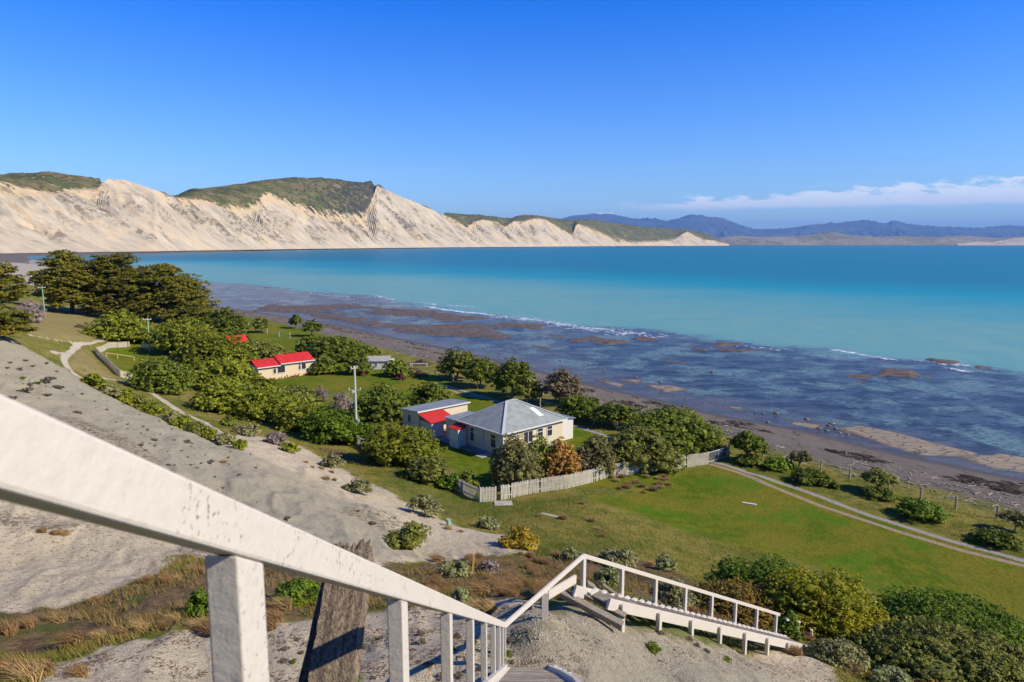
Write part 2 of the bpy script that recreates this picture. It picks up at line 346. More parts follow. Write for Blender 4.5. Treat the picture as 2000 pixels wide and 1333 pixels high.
for p in [(0, 0, 23.0), (-3, 4, 20.6), (3, 4, 20.2), (-6, 8, 18.6), (1, 9, 18.3), (5, 9, 17.2), (0, -20, 32), (-30, -15, 34), (25, -10, 18), (30, 12, 8), (45, 5, 4), (60, 30, 2.6), (15, 13, 12.2), (-25, 3, 25), (-60, 10, 30),
          (0, -100, 60), (-100, -60, 60), (100, -60, 8), (80, 10, 2.5), (-700, 300, 80), (-300, 60, 40), (-450, 500, 25)]:
    CP.append(np.array(p, float))
CP = np.array(CP)
def feat(x, y):
    r = np.sqrt(x*x+(y+6)**2)+4; a = np.arctan2(x, y+6); return np.stack([a*3.2, np.log(r)*2.2], -1)
def tps(r2): return 0.5*r2*np.log(r2+1e-9)
_fc = feat(CP[:, 0], CP[:, 1]); _n = len(CP)
_K = tps(((_fc[:, None]-_fc[None])**2).sum(-1))+np.eye(_n)*0.004
_P = np.hstack([np.ones((_n, 1)), _fc]); _A = np.block([[_K, _P], [_P.T, np.zeros((3, 3))]])
_W = np.linalg.solve(_A, np.concatenate([CP[:, 2], [0, 0, 0]]))
def hill(x, y):
    f = feat(x, y); r = np.full(x.shape, _W[_n])+_W[_n+1]*f[..., 0]+_W[_n+2]*f[..., 1]
    for i in range(_n): r = r+_W[i]*tps((f[..., 0]-_fc[i, 0])**2+(f[..., 1]-_fc[i, 1])**2)
    return r
REEFPATCH = [wxy(p) for p in ([(500, 592), (600, 595), (700, 598), (830, 605), (960, 626), (1080, 643), (1040, 650), (950, 655), (880, 654), (800, 650), (720, 640), (640, 620), (520, 604)],
             [(1112, 664), (1160, 659), (1220, 668), (1190, 674), (1130, 672)], [(1255, 658), (1300, 660), (1290, 666), (1250, 663)], [(1400, 670), (1450, 668), (1455, 674), (1405, 676)],
             [(1560, 679), (1610, 682), (1600, 688), (1565, 686)], [(1735, 722), (1775, 724), (1770, 733), (1740, 731)], [(1040, 675), (1095, 680), (1060, 684)], [(1825, 703), (1870, 706), (1865, 712), (1830, 710)],
             [(1905, 714), (1945, 716), (1940, 721), (1910, 720)], [(1510, 681), (1525, 683), (1500, 688), (1370, 685)])]
SHELF = [wxy(p) for p in ([(1640, 838), (1680, 832), (1740, 845), (1830, 868), (1905, 886), (1895, 893), (1800, 890), (1740, 872), (1690, 856)],
         [(1880, 895), (1950, 886), (2060, 905), (2200, 940), (2140, 962), (2000, 924), (1940, 915)], [(1260, 752), (1310, 755), (1340, 762), (1300, 766)], [(1410, 792), (1450, 797), (1440, 800)],
         [(1210, 742), (1250, 744), (1240, 748)], [(1548, 822), (1600, 832), (1590, 838), (1540, 828)], [(1170, 745), (1220, 752), (1210, 756)])]
def H(x, y, fine=True):
    x = np.asarray(x, float); y = np.asarray(y, float)
    sd = sdist(x, y, LANDPOLY); h = hill(x, y)
    h = h+(3.2-h)*sstep(300, 480, np.hypot(x, y))
    h = h+fbm(x, y, 9, 3, 3)*.5*np.clip((h-2.9)*.3, .05, 1)+(fbm(x, y, 2.2, 3, 13)*.16-np.abs(fbm(x*.9+y*.4, (y-x*.5)*.35, 1.7, 4, 41))*.42)*np.clip((h-4)*.3, 0, 1)
    bw = 19+np.clip(y-80, 0, 200)*.02+np.clip(y-380, 0, 600)*.2
    beach = 2.35*sstep(0, 1, np.clip(sd, 0, None)/bw)**.9
    bl = sstep(bw*.75, bw*1.5, sd)
    z = beach*(1-bl)+np.maximum(h, 2.2)*bl
    z = z+np.where((sd > 5) & (sd < 30), fbm(x, y, 3, 3, 9)*.16, 0)
    # sea side
    m = sd < 3
    if m.any():
        xm, ym = x[m], y[m]; s = sd[m]
        rd, side = dist_poly(xm, ym, REEF); outer = side < 0
        n = fbm(xm*.6+ym*.35, ym*.6-xm*.2, 9, 5, 21); n2 = fbm(xm, ym, 2.5, 3, 5)
        b = np.full(xm.shape, -.6)
        for P in REEFPATCH: b = np.maximum(b, np.clip(sdist(xm, ym, P)/16, -.6, .10)) if len(P) > 6 else np.maximum(b, np.clip(sdist(xm, ym, P)/4, -.6, .12))
        b = b+n*1.0+n2*.2
        for P in SHELF: b = np.maximum(b, np.clip(sdist(xm, ym, P)/4, -.5, .09)+n*.42+n2*.14)
        b = np.minimum(b, .35)
        b = np.where(outer & (rd > 4), -3-rd*.02, b)
        t = sstep(3, -6, s); z[m] = z[m]*(1-t)+b*t
    return z
def pick(px, py, tmax=2500):
    d = ray(px, py); t = np.geomspace(2.0, tmax, 500); p = np.array([0, 0, CAMZ])[None]+d[None]*t[:, None]
    h = H(p[:, 0], p[:, 1]); i = np.argmax(p[:, 2] < h)
    if i == 0: return at_z(px, py, 0.0)
    a, b = t[i-1], t[i]; ts = np.linspace(a, b, 20); p = np.array([0, 0, CAMZ])[None]+d[None]*ts[:, None]; h = H(p[:, 0], p[:, 1])
    j = max(1, np.argmax(p[:, 2] < h)); q = p[j]; return np.array([q[0], q[1], h[j]])
def hz(x, y): return float(H(np.array([x]), np.array([y]))[0])
def wp(pts): return np.array([pick(a, b)[:2] for a, b in pts])
def polar(a_dense, a_coarse, rows, r0, r1, rr=None):
    ang = np.unique(np.concatenate([np.linspace(-math.pi, -R(50), a_coarse, endpoint=False), np.linspace(-R(50), R(50), a_dense), np.linspace(R(50), math.pi, a_coarse+1)]))
    r = np.geomspace(r0, r1, rows) if rr is None else rr; A, Rr = np.meshgrid(ang, r); return Rr*np.sin(A), Rr*np.cos(A)
def grid_faces(nr, nc):
    i = np.arange(nr-1)[:, None]*nc+np.arange(nc-1)[None]; return np.stack([i, i+nc, i+nc+1, i+1], -1).reshape(-1, 4)[:, ::-1]
RR = np.concatenate([np.geomspace(1, 15, 150, endpoint=False), np.geomspace(15, 130, 520, endpoint=False), np.geomspace(130, 2600, 330)])
X, Y = polar(600, 30, 0, 0, 0, RR)
nr, nc = X.shape; xf, yf = X.ravel(), Y.ravel(); Z = H(xf, yf)
sdl = sdist(xf, yf, LANDPOLY)
A = {}
def zone(name, polys, feather=1.0, k=None):
    v = np.zeros(xf.shape)
    for P in polys: v = np.maximum(v, np.clip(.5+sdist(xf, yf, P)/(2*feather), 0, 1))
    A[name] = v
def track(name, lines):
    v = np.zeros(xf.shape)
    for P, wd in lines:
        wd = wd*(.55 if name == 'path' else .85)
        d, _ = dist_poly(xf, yf, P); v = np.maximum(v, np.clip(.5+(wd*.5-d)/max(wd*.7, .5), 0, 1))
    A[name] = v
A['beach'] = np.clip(.5+(19+np.clip(yf-80, 0, 200)*.02+np.clip(yf-380, 0, 600)*.2-sdl)/6, 0, 1)
A['wet'] = np.clip((3.5-sdl)/7+.5, 0, 1); A['sea'] = np.clip((-sdl)/3, 0, 1)
zone('shelf', SHELF, 2)
lawnZ = lambda pts: np.array([at_z(a, b, 2.7)[:2] for a, b in pts])
zone('lawn', [lawnZ([(1140, 985), (1250, 965), (1330, 925), (1400, 905), (1560, 950), (1800, 1040), (2100, 1140), (2300, 1250), (2300, 1450), (1980, 1330), (1760, 1200), (1600, 1120), (1400, 1070), (1250, 1020)]),
              lawnZ([(860, 735), (1020, 800), (1130, 835), (1260, 860), (1380, 880), (1300, 950), (1000, 965), (930, 950), (840, 900), (740, 860), (620, 790), (520, 750), (560, 720), (700, 700)]),
              lawnZ([(440, 620), (520, 615), (640, 655), (700, 680), (600, 700), (480, 690)]), lawnZ([(195, 680), (330, 660), (420, 690), (400, 740), (270, 745), (235, 735)])], 2.5)
zone('mud', [wp([(-200, 600), (0, 657), (60, 685), (130, 722), (200, 768), (260, 793), (340, 828), (420, 858), (500, 893), (600, 940), (700, 985), (745, 1010), (770, 1060), (740, 1095), (640, 1090), (400, 1010), (100, 985), (-200, 900)]),
             wp([(980, 1250), (1020, 1225), (1050, 1195), (1100, 1185), (1180, 1205), (1290, 1235), (1400, 1265), (1480, 1290), (1600, 1420), (1500, 1480), (900, 1480), (960, 1333)])], 2.2)
zone('sand', [wp([(560, 860), (620, 890), (700, 935), (760, 960), (830, 1000), (900, 1030), (980, 1045), (1050, 1062), (1040, 1080), (960, 1085), (900, 1095), (800, 1100), (730, 1110), (700, 1085), (660, 1000), (560, 945), (440, 890), (400, 845), (480, 850)]),
              wp([(-200, 930), (100, 960), (420, 1005), (700, 1105), (420, 1092), (345, 1085), (320, 1112), (200, 1165), (60, 1195), (-200, 1195)]),
              
              wp([(90, 1300), (200, 1265), (330, 1235), (520, 1215), (700, 1200), (840, 1190), (960, 1170), (1060, 1180), (1080, 1210), (1000, 1260), (960, 1400), (60, 1400)]),
              wp([(1280, 1235), (1400, 1265), (1560, 1265), (1620, 1300), (1700, 1400), (1540, 1400), (1400, 1290)]),
              ], .8)
zone('mat', [wp([(95, 812), (150, 815), (230, 848), (310, 905), (270, 915), (180, 878), (110, 842)]), wp([(330, 1070), (430, 1078), (520, 1100), (420, 1115), (345, 1098)]), wp([(640, 995), (700, 985), (760, 1000), (800, 1030), (760, 1040), (700, 1015)]),
              wp([(-50, 1000), (90, 1010), (180, 1030), (130, 1038), (-50, 1025)]), wp([(1000, 1300), (1060, 1270), (1120, 1290), (1090, 1340), (1000, 1350)])], .8)
zone('straw', [wp([(40, 585), (130, 600), (215, 618), (265, 650), (230, 662), (150, 668), (60, 660)]), wp([(150, 672), (185, 700), (215, 735), (190, 745), (130, 715)]), wp([(300, 752), (380, 772), (470, 835), (600, 880), (700, 930), (640, 890), (520, 862), (400, 800)])], 2.5)
zone('palebeach', [wp([(15, 556), (120, 561), (150, 540), (110, 522), (40, 514), (0, 512)])], 12)
CREST = wp([(60, 665), (100, 670), (170, 672), (205, 668)])
track('path', [(wp([(230, 662), (190, 667), (155, 672), (135, 688), (125, 705), (135, 722), (150, 735), (190, 735), (240, 745), (300, 770), (345, 800), (400, 825), (450, 855), (520, 880)]), 1.5),
               (wp([(60, 655), (110, 665), (165, 672)]), .9), (wp([(105, 690), (150, 672)]), 1.6), (wp([(70, 540), (120, 552), (30, 556)]), 4),
               (wp([(1690, 1200), (1680, 1225), (1690, 1250)]), .9), (wp([(1060, 1003), (1090, 1010)]), .7), 
               (wp([(120, 602), (135, 600)]), 2), (wp([(60, 568), (130, 575)]), 1.5)])
trackZ = lambda pts: lawnZ(pts)
track('gravel', [(trackZ([(1380, 897), (1420, 908), (1550, 950), (1700, 1005), (1850, 1052), (2000, 1092), (2300, 1170)]), .75), (trackZ([(870, 748), (960, 775), (1080, 812), (1180, 848), (1290, 880)]), .9)])
track('dirt', [(trackZ([(1390, 906), (1450, 925), (1600, 985), (1750, 1035), (1880, 1073), (2000, 1103), (2300, 1190)]), .65), (trackZ([(850, 745), (900, 765), (960, 775)]), .8)])
slopeP = wp([(900, 1085), (1050, 1090), (1180, 1080), (1300, 1110), (1380, 1150), (1500, 1235), (1350, 1225), (1160, 1140), (1000, 1190), (860, 1190), (820, 1160), (700, 1200), (500, 1215), (250, 1245), (0, 1290), (-100, 1200), (200, 1165), (330, 1110), (450, 1100), (740, 1100)])
zone('brown', [slopeP, wp([(600, 870), (700, 905), (820, 965), (880, 1010), (860, 985), (760, 930), (660, 880)])], 1.6)
zone('hillgreen', [lawnZ([(760, 895), (900, 985), (1000, 1000), (1130, 985), (1160, 1000), (1000, 1030), (860, 990)])], 3)
M1 = None
def m_ground():
    m, g = mat('ground'); ob = g.coord('Object')
    n03 = g.noise(ob, .12, 4, .6); n1 = g.noise(ob, .7, 5, .65); n4 = g.noise(ob, 4, 5, .7); n20 = g.noise(ob, 22, 4, .7)
    v4 = g.vor(ob, 3.0); st = g.noise(g.coord('Object', (1, .35, 1), (0, 0, R(35))), 3.5, 4, .6)
    def edge(a, k=1.1, nn=n1, w=.14):
        x = g.math('ADD', g.attr(a), g.math('MULTIPLY', g.math('SUBTRACT', g.math('ADD', g.math('MULTIPLY', nn, .6), g.math('MULTIPLY', n4, .4)), .5), k)); return g.ss(x, .5-w, .5+w)
    dry = g.mix(g.ss(n1, .35, .65), (.11, .13, .018), (.24, .20, .05))
    dry = g.mix(g.math('MULTIPLY', g.ss(st, .5, .7), .6), dry, (.26, .20, .09)); dry = g.mix(g.math('MULTIPLY', g.ss(n03, .5, .65), .6), dry, (.065, .105, .016))
    lawn = g.mix(g.ss(n1, .38, .66), (.08, .14, .006), (.175, .185, .014)); lawn = g.mix(g.ss(n03, .42, .60), lawn, (.20, .18, .02)); lawn = g.mix(g.math('MULTIPLY', g.ss(n4, .42, .62), .45), lawn, (.055, .085, .008)); lawn = g.mix(g.math('MULTIPLY', g.ss(g.noise(ob, .25, 3), .54, .66), .6), lawn, (.06, .17, .006)); lawn = g.mix(g.math('MULTIPLY', g.ss(st, .5, .72), .45), lawn, (.20, .17, .045))
    lawn = g.mix(g.math('MULTIPLY', g.ss(n20, .45, .7), .35), lawn, (.04, .075, .01))
    c = g.mix(edge('hillgreen'), dry, g.mix(g.ss(n1, .4, .6), (.06, .11, .012), (.14, .14, .03)))
    c = g.mix(edge('lawn'), c, lawn)
    c = g.mix(g.math('MULTIPLY', edge('straw', 1.2), .8), c, g.mix(n1, (.17, .14, .045), (.36, .28, .13)))
    brown = g.mix(g.ss(n4, .35, .65), (.10, .065, .035), (.21, .14, .075)); brown = g.mix(g.ss(n1, .48, .62), brown, (.085, .10, .025)); brown = g.mix(g.math('MULTIPLY', g.ss(n20, .55, .7), .5), brown, (.36, .3, .2))
    c = g.mix(edge('brown', 1.3), c, brown)
    sand = g.mix(n1, (.42, .35, .24), (.62, .535, .39)); sand = g.mix(g.math('MULTIPLY', g.ss(n03, .5, .66), .5), sand, (.33, .29, .21)); sand = g.mix(g.math('MULTIPLY', g.ss(g.noise(g.coord('Object', (1, 1, 1)), 6.5, 6, .72), .55, .62), .8), sand, (.15, .10, .06))
    sand = g.mix(g.math('MULTIPLY', g.ss(n20, .56, .66), .7), sand, (.13, .10, .055))
    c = g.mix(edge('sand', 1.2), c, sand)
    mud = g.mix(n1, (.285, .262, .19), (.37, .34, .255)); mud = g.mix(g.math('MULTIPLY', g.ss(n20, .58, .72), .4), mud, (.36, .33, .25)); mud = g.mix(g.math('MULTIPLY', g.ss(g.vor(ob, 2.2), .13, .05), g.ss(n1, .5, .62)), mud, (.07, .055, .04))
    mud = g.mix(g.math('MULTIPLY', g.ss(g.vor(ob, 9), .2, .1), .55), mud, (.34, .27, .17))
    mud = g.mix(g.math('MULTIPLY', g.ss(n03, .42, .62), .55), mud, (.38, .33, .235)); mud = g.mix(g.math('MULTIPLY', g.ss(st, .52, .66), .35), mud, (.17, .15, .11)); c = g.mix(edge('mud', .9, n1, .22), c, mud)
    c = g.mix(g.math('MULTIPLY', g.math('MULTIPLY', edge('mat', 2.0, n1, .2), g.ss(g.math('ADD', g.math('MULTIPLY', n4, .6), g.math('MULTIPLY', n20, .4)), .49, .55)), .9), c, g.mix(n20, (.07, .055, .03), (.17, .125, .07)))
    c = g.mix(edge('path', .75), c, g.mix(n1, (.40, .35, .26), (.55, .49, .38)))
    c = g.mix(edge('gravel', .4, n4), c, g.mix(n20, (.22, .20, .18), (.40, .36, .32)))
    c = g.mix(edge('dirt', .6, n4), c, g.mix(n4, (.26, .19, .13), (.4, .31, .22)))
    bst = g.noise(g.coord('Object', (1.1, .25, 1), (0, 0, R(-42))), .9, 6, .7)
    beach = g.mix(n1, (.115, .098, .085), (.19, .165, .145)); beach = g.mix(g.math('MULTIPLY', g.ss(bst, .58, .63), .6), beach, (.04, .03, .024))
    beach = g.mix(g.math('MULTIPLY', g.ss(n20, .6, .72), .5), beach, (.36, .3, .24))
    c = g.mix(edge('beach', .5), c, beach)
    wet = g.mix(n1, (.06, .052, .047), (.10, .088, .075)); ww = edge('wet', .5); c = g.mix(ww, c, wet)
    c = g.mix(edge('palebeach', .5), c, g.mix(n03, (.30, .27, .22), (.5, .44, .34)))
    reef = g.mix(g.ss(n1, .35, .65), (.07, .045, .025), (.19, .14, .085)); reef = g.mix(g.ss(n4, .50, .66), reef, (.04, .03, .02)); reef = g.mix(g.math('MULTIPLY', g.ss(n20, .5, .7), .5), reef, (.26, .21, .14)); c = g.mix(g.attr('sea'), c, reef)
    crk = g.new('ShaderNodeTexVoronoi', feature='DISTANCE_TO_EDGE'); crk.inputs['Scale'].default_value = .5
    dm = g.new('ShaderNodeMix', data_type='RGBA'); dm.inputs[0].default_value = .25; nn = g.new('ShaderNodeTexNoise'); nn.inputs['Scale'].default_value = .7; g.l.new(ob, nn.inputs['Vector']); g.l.new(ob, dm.inputs[6]); g.l.new(nn.outputs[1], dm.inputs[7])
    mp = g.new('ShaderNodeMapping'); mp.inputs['Scale'].default_value = (.8, 2.2, 1); mp.inputs['Rotation'].default_value = (0, 0, R(-30)); g.l.new(ob, mp.inputs[0]); av = g.new('ShaderNodeVectorMath', operation='ADD'); g.l.new(mp.outputs[0], av.inputs[0]); g.l.new(nn.outputs[1], av.inputs[1]); g.l.new(av.outputs[0], crk.inputs['Vector'])
    shelf = g.mix(n1, (.22, .17, .105), (.42, .34, .22)); shelf = g.mix(g.ss(crk.outputs[0], .06, .015), shelf, (.08, .065, .05)); c = g.mix(edge('shelf', .5), c, shelf)
    hg = g.math('ADD', g.math('MULTIPLY', n4, .6), g.math('MULTIPLY', n20, .25))
    g.out(c, g.math('MULTIPLY_ADD', ww, -.35, .95), g.math('MULTIPLY_ADD', ww, .25, .04), g.bump(hg, .9, .22)); return m
ground = link(bpy.data.objects.new('ground', np_mesh('ground', np.stack([xf, yf, Z], -1), grid_faces(nr, nc), 4, A, True)))
ground.data.materials.append(m_ground()); tag(ground, kind='structure')
# ------------------------------------------------------------------ water
wx, wy = polar(420, 10, 620, 30, 60000); wnr, wnc = wx.shape; wxf, wyf = wx.ravel(), wy.ravel()
wsd = -sdist(wxf, wyf, LANDPOLY); rd, side = dist_poly(wxf, wyf, REEF); rds = np.where(side < 0, rd, -rd)
rds = np.where(wyf > 2000, 1500, rds); rds = np.where((wxf > 200) & (wyf < 60), 300, rds)
bed = np.where((wyf < 700), H(wxf, wyf), -3)
water = link(bpy.data.objects.new('sea_water', np_mesh('sea_water', np.stack([wxf, wyf, wxf*0], -1), grid_faces(wnr, wnc), 4, {'rd': rds, 'sd': wsd, 'bed': bed}, True)))
def m_water():
    m, g = mat('sea_water'); ob = g.coord('Object'); rdn = g.attr('rd'); sd = g.attr('sd')
    big = g.noise(g.coord('Object', (.25, 1, 1)), .006, 5, .6); st = g.noise(g.coord('Object', (.12, 1, 1), (0, 0, R(8))), .02, 5, .65); n1 = g.noise(g.coord('Object', (1, .9, 1)), .09, 5, .65); n2 = g.noise(g.coord('Object', (.5, 1, 1), (0, 0, R(-28))), .25, 6, .72)
    rr = g.math('ADD', rdn, g.math('MULTIPLY_ADD', big, 240, -120))
    milky = g.mix(g.ss(n1, .3, .7), (.155, .32, .265), (.11, .29, .275))
    mid = (.0, .24, .295); deep = (.0, .14, .205)
    c = g.mix(g.ss(rr, 60, 230), milky, mid); c = g.mix(g.ss(rr, 150, 420), c, g.mix(g.ss(st, .4, .62), deep, (.0, .14, .19)))
    reefdeep = g.mix(g.ss(n2, .42, .56), (.008, .012, .03), (.06, .09, .125)); reefdeep = g.mix(g.math('MULTIPLY', g.ss(n1, .48, .60), .85), reefdeep, (.14, .23, .22)); reefdeep = g.mix(g.math('MULTIPLY', g.ss(g.noise(g.coord('Object', (.6, 1.4, 1), (0, 0, R(-28))), 1.3, 6, .8), .48, .58), .85), reefdeep, (.022, .018, .028)); reefdeep = g.mix(g.math('MULTIPLY', g.ss(g.noise(g.coord('Object', (.35, 1.2, 1), (0, 0, R(-28))), .5, 5, .7), .60, .66), .8), reefdeep, (.06, .04, .025))
    near = g.mix(g.ss(n2, .4, .65), (.05, .055, .075), (.11, .105, .10)); reefc = g.mix(g.ss(g.math('ADD', sd, g.math('MULTIPLY_ADD', n1, 24, -12)), 3, 12), near, reefdeep)
    re = g.ss(g.math('ADD', rdn, g.math('MULTIPLY_ADD', n1, 24, -12)), -7, 5)
    c = g.mix(re, reefc, c)
    fo = g.math('MULTIPLY', g.ss(g.math('ABSOLUTE', g.math('ADD', rdn, 3)), 12, 2), g.ss(g.noise(g.coord('Object', (.5, 1.3, 1), (0, 0, R(-28))), .35, 7, .8), .58, .66))
    fo = g.math('MULTIPLY', fo, g.ss(g.noise(ob, .03, 3), .45, .55)); c = g.mix(fo, c, (.7, .74, .78))
    caps = g.math('MULTIPLY', g.ss(g.noise(g.coord('Object', (.6, 1.2, 1)), .22, 5, .8), .74, .78), g.ss(rdn, 40, 120)); c = g.mix(caps, c, (.75, .8, .85))
    wv = g.noise(g.coord('Object', (.5, 1, 1), (0, 0, R(-15))), .8, 6, .65)
    nr_ = g.bump(wv, .35, .6)
    g.out(c, g.math('MULTIPLY_ADD', re, .18, .16), g.math('MULTIPLY_ADD', re, .02, .06), nr_); return m
water.data.materials.append(m_water()); tag(water, kind='structure')
# ------------------------------------------------------------------ far coast, hills, mountains
def sl(py): # rise per metre of Y at photo row py
    return math.tan(-PITCH+math.atan((666.5-py)/F))
def hills_mesh(name, pxs, D0, base_z, crest, skyl, kback, material, nface=70, ntop=36, rough=1.0, ext=2.06):
    co = []; gr = []; scb = []
    nback = 8; ncol = len(pxs)
    cy = np.interp(pxs, *zip(*crest)); sy = np.interp(pxs, *zip(*skyl)); d0 = np.interp(pxs, *zip(*D0))
    rows = nface+ntop+nback; P = np.zeros((rows, ncol, 3)); Gr = np.zeros((rows, ncol)); Sc = np.zeros((rows, ncol))
    for j, px in enumerate(pxs):
        s1 = sl(cy[j]); H1 = max(4, (CAMZ+d0[j]*s1)/(1-ext*s1)); Y1 = d0[j]+ext*H1
        s2 = sl(min(sy[j], cy[j])); Y2 = Y1*(1+kback) if sy[j] < cy[j]-1 else Y1*(1.02); z2 = CAMZ+Y2*s2
        t = np.linspace(0, 1, nface); Yf = d0[j]+(Y1-d0[j])*t; zf = base_z+(H1-base_z)*(t**1.12)
        t2 = np.linspace(0, 1, ntop+1)[1:]; Yt = Y1+(Y2-Y1)*t2; zt = H1+(z2-H1)*np.sin(t2*math.pi/2)**.9
        t3 = np.linspace(0, 1, nback+1)[1:]; Yb = Y2*(1+.25*t3); zb = z2*(1-t3)
        Ya = np.concatenate([Yf, Yt, Yb]); za = np.concatenate([zf, zt, zb])
        x = (px-1000)/F*(Ya*cp-(za-CAMZ)*sp_)
        P[:, j, 0] = x; P[:, j, 1] = Ya; P[:, j, 2] = za
        Gr[:, j] = np.clip((np.arange(rows)-(nface-11))/22., 0, 1)
        if not sy[j] < cy[j]-2: Gr[nface:, j] = np.clip((np.arange(rows-nface))/10., 0, 1); Gr[:nface, j] = Gr[:nface, j]*.0 if not sy[j] < cy[j]-2 else Gr[:nface, j]
    a = P[..., 0]*.3+P[..., 1]*.954; b = P[..., 0]*.954-P[..., 1]*.3
    fz = np.concatenate([np.sin(np.linspace(0, 1, nface)*math.pi)**.6, np.linspace(0, 1, ntop)*.8*np.sin(np.linspace(0, 1, ntop)*math.pi), np.zeros(nback)])[:, None]
    amp = rough*np.clip(P[..., 2]*.26, 1, 38)*fz
    n = fbm(a, b*.3, 60, 6, 31)*1.2+fbm(a, b*.6, 260, 4, 44)*1.1
    gull = -np.abs(fbm(a, b*.15, 34, 4, 77))*2.2
    P[..., 2] += amp*(n+gull)
    P[..., 1] += amp*n*.6
    return np_mesh(name, P.reshape(-1, 3), grid_faces(rows, ncol), 4, {'grass': Gr.ravel(), 'pxs': np.tile((pxs-1000)/1000, rows)}, True)
def m_cliff():
    m, g = mat('pale_cliffs'); ob = g.coord('Object'); gr = g.attr('grass')
    fl = g.noise(g.coord('Object', (.16, 1, .3), (0, 0, R(-17))), .035, 8, .68, .4); n1 = g.noise(ob, .012, 5, .65); n2 = g.noise(ob, .05, 6, .7); fl2 = g.noise(g.coord('Object', (.25, 1, .5), (0, 0, R(-17))), .009, 5, .6)
    c = g.mix(g.ss(fl, .3, .7), (.56, .475, .345), (.37, .325, .25)); c = g.mix(g.math('MULTIPLY', g.ss(fl2, .45, .62), .6), c, (.40, .355, .28)); c = g.mix(g.math('MULTIPLY', g.ss(n1, .5, .66), .6), c, (.60, .455, .27)); c = g.mix(g.math('MULTIPLY', g.ss(gr, .02, .2), .6), c, (.52, .38, .2))
    pz = g.new('ShaderNodeSeparateXYZ'); g.l.new(ob, pz.inputs[0])
    brn = g.math('MULTIPLY', g.math('MULTIPLY', g.ss(fl2, .50, .56), g.ss(n2, .46, .54)), g.ss(pz.outputs[2], 10, 50)); c = g.mix(g.math('MULTIPLY', brn, .8), c, (.17, .135, .08))
    grass = g.mix(g.ss(n1, .4, .62), (.085, .105, .022), (.19, .15, .06)); grass = g.mix(g.ss(n2, .50, .60), grass, (.065, .06, .025))
    px = g.attr('pxs'); sc1 = g.math('MULTIPLY', g.ss(px, -.47, -.38), g.ss(px, -.255, -.27))
    rk = g.ss(g.math('ADD', n2, g.math('MULTIPLY', g.ss(px, -.40, -.30), .08)), .5, .58)
    grass = g.mix(g.math('MULTIPLY', g.math('MULTIPLY', sc1, rk), .9), grass, (.045, .04, .035))
    bare = g.math('MULTIPLY', g.ss(g.noise(ob, .022, 5, .7), .63, .68), 1.0); grass = g.mix(bare, grass, (.34, .28, .19))
    f = g.ss(g.math('ADD', gr, g.math('ADD', g.math('MULTIPLY_ADD', n2, .55, -.27), g.math('MULTIPLY_ADD', fl, .7, -.35))), .46, .54); c = g.mix(f, c, grass)
    c = g.mix(g.ss(pz.outputs[2], 5.5, 3.5), c, (.17, .14, .12))
    g.out(c, .95, .1, g.bump(fl, .9, 9)); return m
pxs = np.arange(-520, 1425, 3.0)
D0 = [(-520, 1150), (0, 1500), (300, 1950), (500, 2550), (700, 3300), (1000, 4900), (1200, 6500), (1425, 8200)]
crest = [(-520, 300), (-200, 330), (0, 357), (35, 368), (105, 377), (140, 375), (188, 372), (199, 358), (210, 350), (245, 352), (298, 370), (343, 386), (371, 392), (392, 390), (420, 398), (445, 408), (490, 408), (503, 400), (512, 384), (525, 379),
         (546, 391), (595, 412), (630, 421), (677, 427), (708, 426), (718, 414), (727, 392), (736, 362.5), (768, 378), (810, 395), (845, 411), (880, 427), (912, 446), (924, 436), (943, 430), (971, 435), (985, 445), (1003, 433), (1020, 434), (1048, 427), (1066, 430),
         (1090, 445), (1118, 462), (1124, 442), (1129, 438), (1146, 445), (1174, 458), (1206, 472), (1220, 475), (1260, 475), (1290, 473), (1318, 470), (1330, 460), (1342, 452.5), (1352, 458), (1375, 470), (1395, 470), (1425, 478)]
skyl = [(-520, 290), (-200, 325), (0, 343), (45, 339), (90, 337), (150, 343), (195, 351), (199, 365), (343, 386.5), (356, 378), (380, 370), (450, 362), (500, 356), (540, 350), (570, 348.5), (610, 350), (680, 354), (725, 358), (732, 365), (850, 470), (860, 421), (875, 418), (890, 417), (950, 423),
        (1000, 427), (1022, 422), (1040, 420), (1060, 423), (1100, 430), (1160, 430), (1200, 436), (1250, 443), (1330, 448), (1380, 456), (1395, 463), (1425, 478)]
cl = link(bpy.data.objects.new('cliffs', hills_mesh('cliffs', pxs, D0, 3.5, crest, skyl, .16, None))); cl.data.materials.append(m_cliff()); tag(cl, kind='structure')
def flat_mat(name, a, b, s, snow=None):
    m, g = mat(name); ob = g.coord('Object'); n = g.noise(ob, s, 6, .65); n2 = g.noise(ob, s*5, 4); c = g.mix(g.ss(n, .35, .65), a, b)
    if snow:
        z = g.new('ShaderNodeSeparateXYZ'); g.l.new(ob, z.inputs[0]); c = g.mix(g.ss(g.math('ADD', z.outputs[2], g.math('MULTIPLY', n2, 300)), snow, snow+120), c, (.8, .82, .85))
    g.out(c, .95, .1, g.bump(n2, .6, 60)); return m
p2 = np.arange(1385, 2500, 4.0)
sk2 = [(1385, 470), (1410, 464), (1440, 461), (1480, 463), (1550, 462), (1600, 457), (1625, 454), (1660, 460), (1720, 463), (1760, 462), (1830, 463), (1880, 461), (1950, 465), (2000, 463), (2500, 460)]
cr2 = [(a, b+4) for a, b in sk2]
lo = hills_mesh('far_shore', p2, [(1385, 11500), (2500, 10500)], 2, cr2, sk2, .12, None, 24, 16, 1.0, 3.0)
lo = link(bpy.data.objects.new('far_shore_hills', lo)); lo.data.materials.append(flat_mat('far_shore', (.16, .16, .09), (.30, .25, .17), .0012)); tag(lo, kind='structure')
p2b = np.arange(1870, 2500, 4.0)
